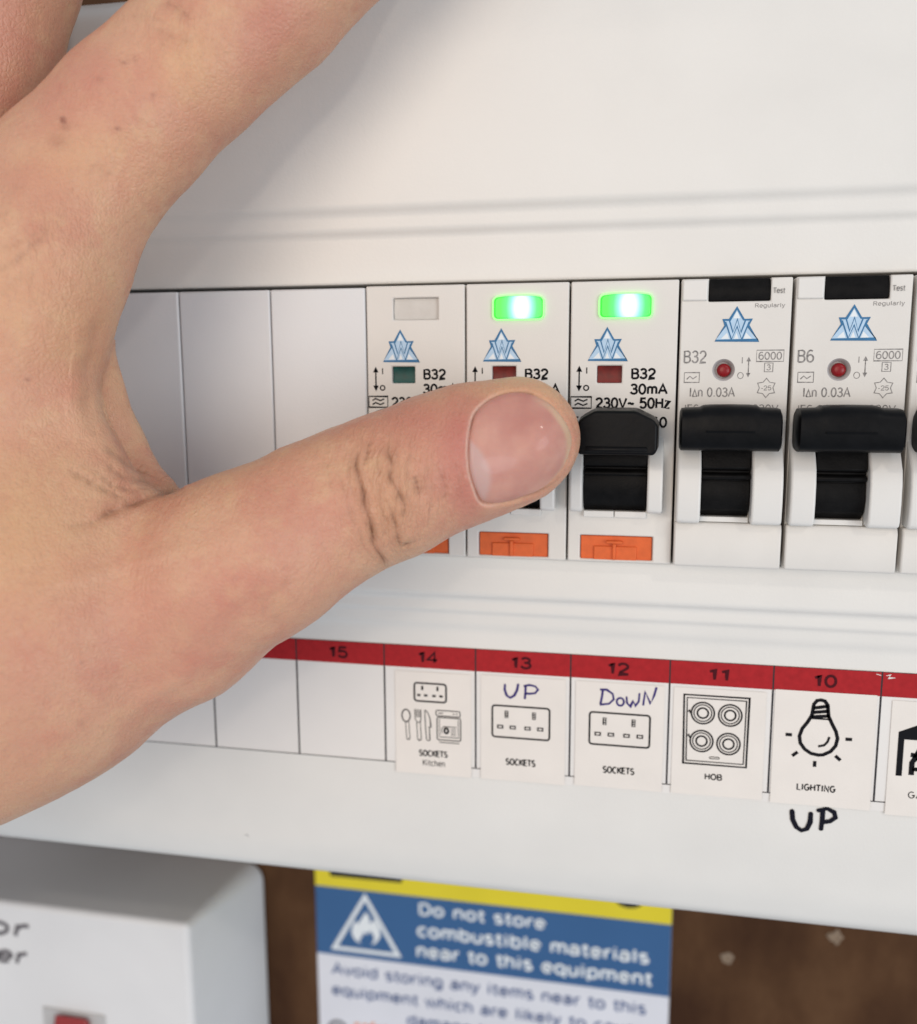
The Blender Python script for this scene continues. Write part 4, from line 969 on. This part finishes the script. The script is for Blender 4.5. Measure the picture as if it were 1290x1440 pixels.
def skin_material():
    m = bpy.data.materials.new('skin'); m.use_nodes = True
    nt = m.node_tree; N = nt.nodes; L = nt.links; b = N['Principled BSDF']
    tc = N.new('ShaderNodeTexCoord')
    def noise(sc_, det=4, ro=0.55):
        n = N.new('ShaderNodeTexNoise'); n.inputs['Scale'].default_value = sc_; n.inputs['Detail'].default_value = det; n.inputs['Roughness'].default_value = ro
        L.new(tc.outputs['Object'], n.inputs['Vector']); return n.outputs['Fac']
    def rng_(x, a, b_, c=0.0, d=1.0):
        r = N.new('ShaderNodeMapRange'); r.inputs[1].default_value = a; r.inputs[2].default_value = b_; r.inputs[3].default_value = c; r.inputs[4].default_value = d
        L.new(x, r.inputs[0]); return r.outputs[0]
    def mix(f, a, b_):
        x = N.new('ShaderNodeMix'); x.data_type = 'RGBA'
        if isinstance(f, float): x.inputs[0].default_value = f
        else: L.new(f, x.inputs[0])
        for q, s in ((a, 6), (b_, 7)):
            if isinstance(q, tuple): x.inputs[s].default_value = (*q, 1)
            else: L.new(q, x.inputs[s])
        return x.outputs[2]
    def math_(op, a, b_):
        x = N.new('ShaderNodeMath'); x.operation = op
        for i, q in enumerate((a, b_)):
            if isinstance(q, float): x.inputs[i].default_value = q
            else: L.new(q, x.inputs[i])
        return x.outputs[0]
    a1 = N.new('ShaderNodeAttribute'); a1.attribute_name = 'skin_marks'; s1 = N.new('ShaderNodeSeparateColor'); L.new(a1.outputs['Color'], s1.inputs[0])
    a2 = N.new('ShaderNodeAttribute'); a2.attribute_name = 'skin_tone'; s2 = N.new('ShaderNodeSeparateColor'); L.new(a2.outputs['Color'], s2.inputs[0])
    base = mix(rng_(noise(70, 5), 0.35, 0.65), (0.62, 0.36, 0.225), (0.57, 0.275, 0.18))
    c = mix(rng_(noise(150, 6, 0.65), 0.48, 0.72, 0, 0.6), base, (0.52, 0.20, 0.14))
    c = mix(rng_(noise(230, 4), 0.5, 0.72, 0, 0.5), c, (0.64, 0.41, 0.235))
    c = mix(s2.outputs[0], c, (0.50, 0.185, 0.14))
    c = mix(s2.outputs[1], c, (0.62, 0.35, 0.185))
    c = mix(rng_(noise(1300, 3, 0.7), 0.5, 0.75, 0, 0.32), c, (0.42, 0.20, 0.13))
    c = mix(s1.outputs[2], c, (0.70, 0.47, 0.37))
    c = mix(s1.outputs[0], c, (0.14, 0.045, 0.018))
    c = mix(s1.outputs[1], c, (0.15, 0.03, 0.02))
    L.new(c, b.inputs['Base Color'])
    b.inputs['Subsurface Weight'].default_value = 0.22; b.inputs['Subsurface Scale'].default_value = 0.0012
    b.inputs['Subsurface Radius'].default_value = (1.0, 0.35, 0.2)
    b.inputs['Specular IOR Level'].default_value = 0.42
    L.new(rng_(noise(600, 3), 0.3, 0.7, 0.36, 0.5), b.inputs['Roughness'])
    # fine relief: skin cells (voronoi), pores, soft lines
    vo = N.new('ShaderNodeTexVoronoi'); vo.feature = 'DISTANCE_TO_EDGE'; vo.inputs['Scale'].default_value = 1300
    wv = N.new('ShaderNodeVectorMath'); wv.operation = 'ADD'
    nn = N.new('ShaderNodeTexNoise'); nn.inputs['Scale'].default_value = 500; L.new(tc.outputs['Object'], nn.inputs['Vector'])
    scn = N.new('ShaderNodeVectorMath'); scn.operation = 'SCALE'; scn.inputs['Scale'].default_value = 0.0012; L.new(nn.outputs['Color'], scn.inputs[0])
    L.new(tc.outputs['Object'], wv.inputs[0]); L.new(scn.outputs[0], wv.inputs[1]); L.new(wv.outputs[0], vo.inputs['Vector'])
    h = math_('ADD', math_('MULTIPLY', rng_(vo.outputs['Distance'], 0.0, 0.25), 0.5), math_('MULTIPLY', noise(3200, 4), 0.7))
    h = math_('ADD', h, math_('MULTIPLY', noise(420, 4), 1.6))
    # folds over the thumb knuckle and the web, stretched across the thumb
    fm = N.new('ShaderNodeMapping'); fm.inputs['Rotation'].default_value = (0, math.radians(22), 0); fm.inputs['Scale'].default_value = (1500, 260, 260)
    L.new(wv.outputs[0], fm.inputs['Vector']); fn = N.new('ShaderNodeTexNoise'); fn.inputs['Scale'].default_value = 1.0; fn.inputs['Detail'].default_value = 3; fn.inputs['Distortion'].default_value = 0.4
    L.new(fm.outputs[0], fn.inputs['Vector'])
    fo = math_('MULTIPLY', math_('SUBTRACT', 1.0, math_('ABSOLUTE', math_('MULTIPLY', math_('SUBTRACT', fn.outputs['Fac'], 0.5), 5.0), 0.0)), math_('MULTIPLY', s2.outputs[2], -3.2))
    h = math_('ADD', h, fo)
    bp = N.new('ShaderNodeBump'); bp.inputs['Strength'].default_value = 0.5; bp.inputs['Distance'].default_value = 0.00016
    L.new(h, bp.inputs['Height']); L.new(bp.outputs[0], b.inputs['Normal'])
    return m
M['skin'] = skin_material()
hand = thing('hand', 'left hand reaching in from the left with its thumb laid over a breaker toggle', 'hand', tuple(at(-40, 880, -40)))
hl = np.array(hand.location)/MM
for v in bm.verts: v.co -= Vector(hl)
ho = obj('skin_surface', bm, M['skin'], hand, normals=False)
hm = ho.data
try: hm.set_sharp_from_angle(angle=math.radians(180))
except Exception: pass
a0 = hm.polygons[0]
# --- thumbnail: a curved plate bedded in the fold
rows = 34; n = len(NO)
bm = bmesh.new(); vl = bm.verts.layers.float_color.new('nail_tone')
grid = []
def nail_pt(x, y, out):
    z = float(nail_depth(np.array([x]), np.array([y]))[0])-out
    return CAM+(CR*(x-645)/FPX-CU*(y-720)/FPX+CF)*z
def tone(x, y, f, t):
    # lunula near the base, pale free edge at the tip
    u = x-(664+0.10*(y-640)); lun = np.clip((27-abs((y-668)/46)**2*20-u)/8.0, 0, 1)*np.clip((y-590)/22, 0, 1)
    edge = np.clip((f-0.86)/0.05, 0, 1)*t
    return (float(lun), float(edge), float(f), 1)
for r in range(rows+1):
    f = (r/rows)**0.85; ring_ = []
    for i in range(n):
        q = NC+(NO[i]-NC)*f*1.012
        t = tipness[i]
        dome = 0.14*(1-f**2)
        lip = -0.30*np.clip((f-0.93)/0.07, 0, 1)**1.5*(1-t)+0.12*t*np.clip((f-0.8)/0.2, 0, 1)
        p = nail_pt(q[0], q[1], dome+lip+0.06)
        vv = bm.verts.new(p-hl); vv[vl] = tone(q[0], q[1], f, t); ring_.append(vv)
        if f == 0: break
    grid.append(ring_)
for A, B in zip(grid, grid[1:]):
    for i in range(n):
        j = (i+1) % n
        if len(A) == 1: bm.faces.new((A[0], B[j], B[i]))
        else: bm.faces.new((A[i], A[j], B[j], B[i]))
# rim turned down into the flesh
B = grid[-1]; D = []
for i in range(n):
    q = NC+(NO[i]-NC)*1.0; p = nail_pt(q[0], q[1], -0.7); vv = bm.verts.new(p-hl); vv[vl] = (0, 1 if tipness[i] > 0.4 else 0, 1, 1); D.append(vv)
for i in range(n): bm.faces.new((B[i], B[(i+1) % n], D[(i+1) % n], D[i]))
def nail_material():
    m = bpy.data.materials.new('nail'); m.use_nodes = True
    nt = m.node_tree; N = nt.nodes; L = nt.links; b = N['Principled BSDF']
    a = N.new('ShaderNodeAttribute'); a.attribute_name = 'nail_tone'; s = N.new('ShaderNodeSeparateColor'); L.new(a.outputs['Color'], s.inputs[0])
    tc = N.new('ShaderNodeTexCoord'); n = N.new('ShaderNodeTexNoise'); n.inputs['Scale'].default_value = 160; n.inputs['Detail'].default_value = 4; L.new(tc.outputs['Object'], n.inputs['Vector'])
    def mix(f, x0, x1):
        x = N.new('ShaderNodeMix'); x.data_type = 'RGBA'; L.new(f, x.inputs[0])
        for q, k in ((x0, 6), (x1, 7)):
            if isinstance(q, tuple): x.inputs[k].default_value = (*q, 1)
            else: L.new(q, x.inputs[k])
        return x.outputs[2]
    r = N.new('ShaderNodeMapRange'); r.inputs[1].default_value = 0.35; r.inputs[2].default_value = 0.65; L.new(n.outputs['Fac'], r.inputs[0])
    c = mix(r.outputs[0], (0.47, 0.205, 0.165), (0.58, 0.30, 0.23))
    c = mix(s.outputs[0], c, (0.53, 0.33, 0.29))
    c = mix(s.outputs[1], c, (0.58, 0.38, 0.25))
    L.new(c, b.inputs['Base Color'])
    b.inputs['Roughness'].default_value = 0.5; b.inputs['Specular IOR Level'].default_value = 0.3; b.inputs['Coat Weight'].default_value = 0.2; b.inputs['Coat Roughness'].default_value = 0.12
    b.inputs['Subsurface Weight'].default_value = 0.25; b.inputs['Subsurface Scale'].default_value = 0.0008
    wv = N.new('ShaderNodeTexNoise'); wv.inputs['Scale'].default_value = 1.0
    mp = N.new('ShaderNodeMapping'); mp.inputs['Rotation'].default_value = (0, math.radians(-22), 0); mp.inputs['Scale'].default_value = (150, 150, 1600); L.new(tc.outputs['Object'], mp.inputs['Vector']); L.new(mp.outputs[0], wv.inputs['Vector'])
    bp = N.new('ShaderNodeBump'); bp.inputs['Strength'].default_value = 0.12; bp.inputs['Distance'].default_value = 0.0001; L.new(wv.outputs['Fac'], bp.inputs['Height']); L.new(bp.outputs[0], b.inputs['Normal'])
    return m
M['nail'] = nail_material()
no = obj('thumbnail', bm, M['nail'], hand)
no['label'] = 'pale pink thumbnail with a whitish half moon at its base'
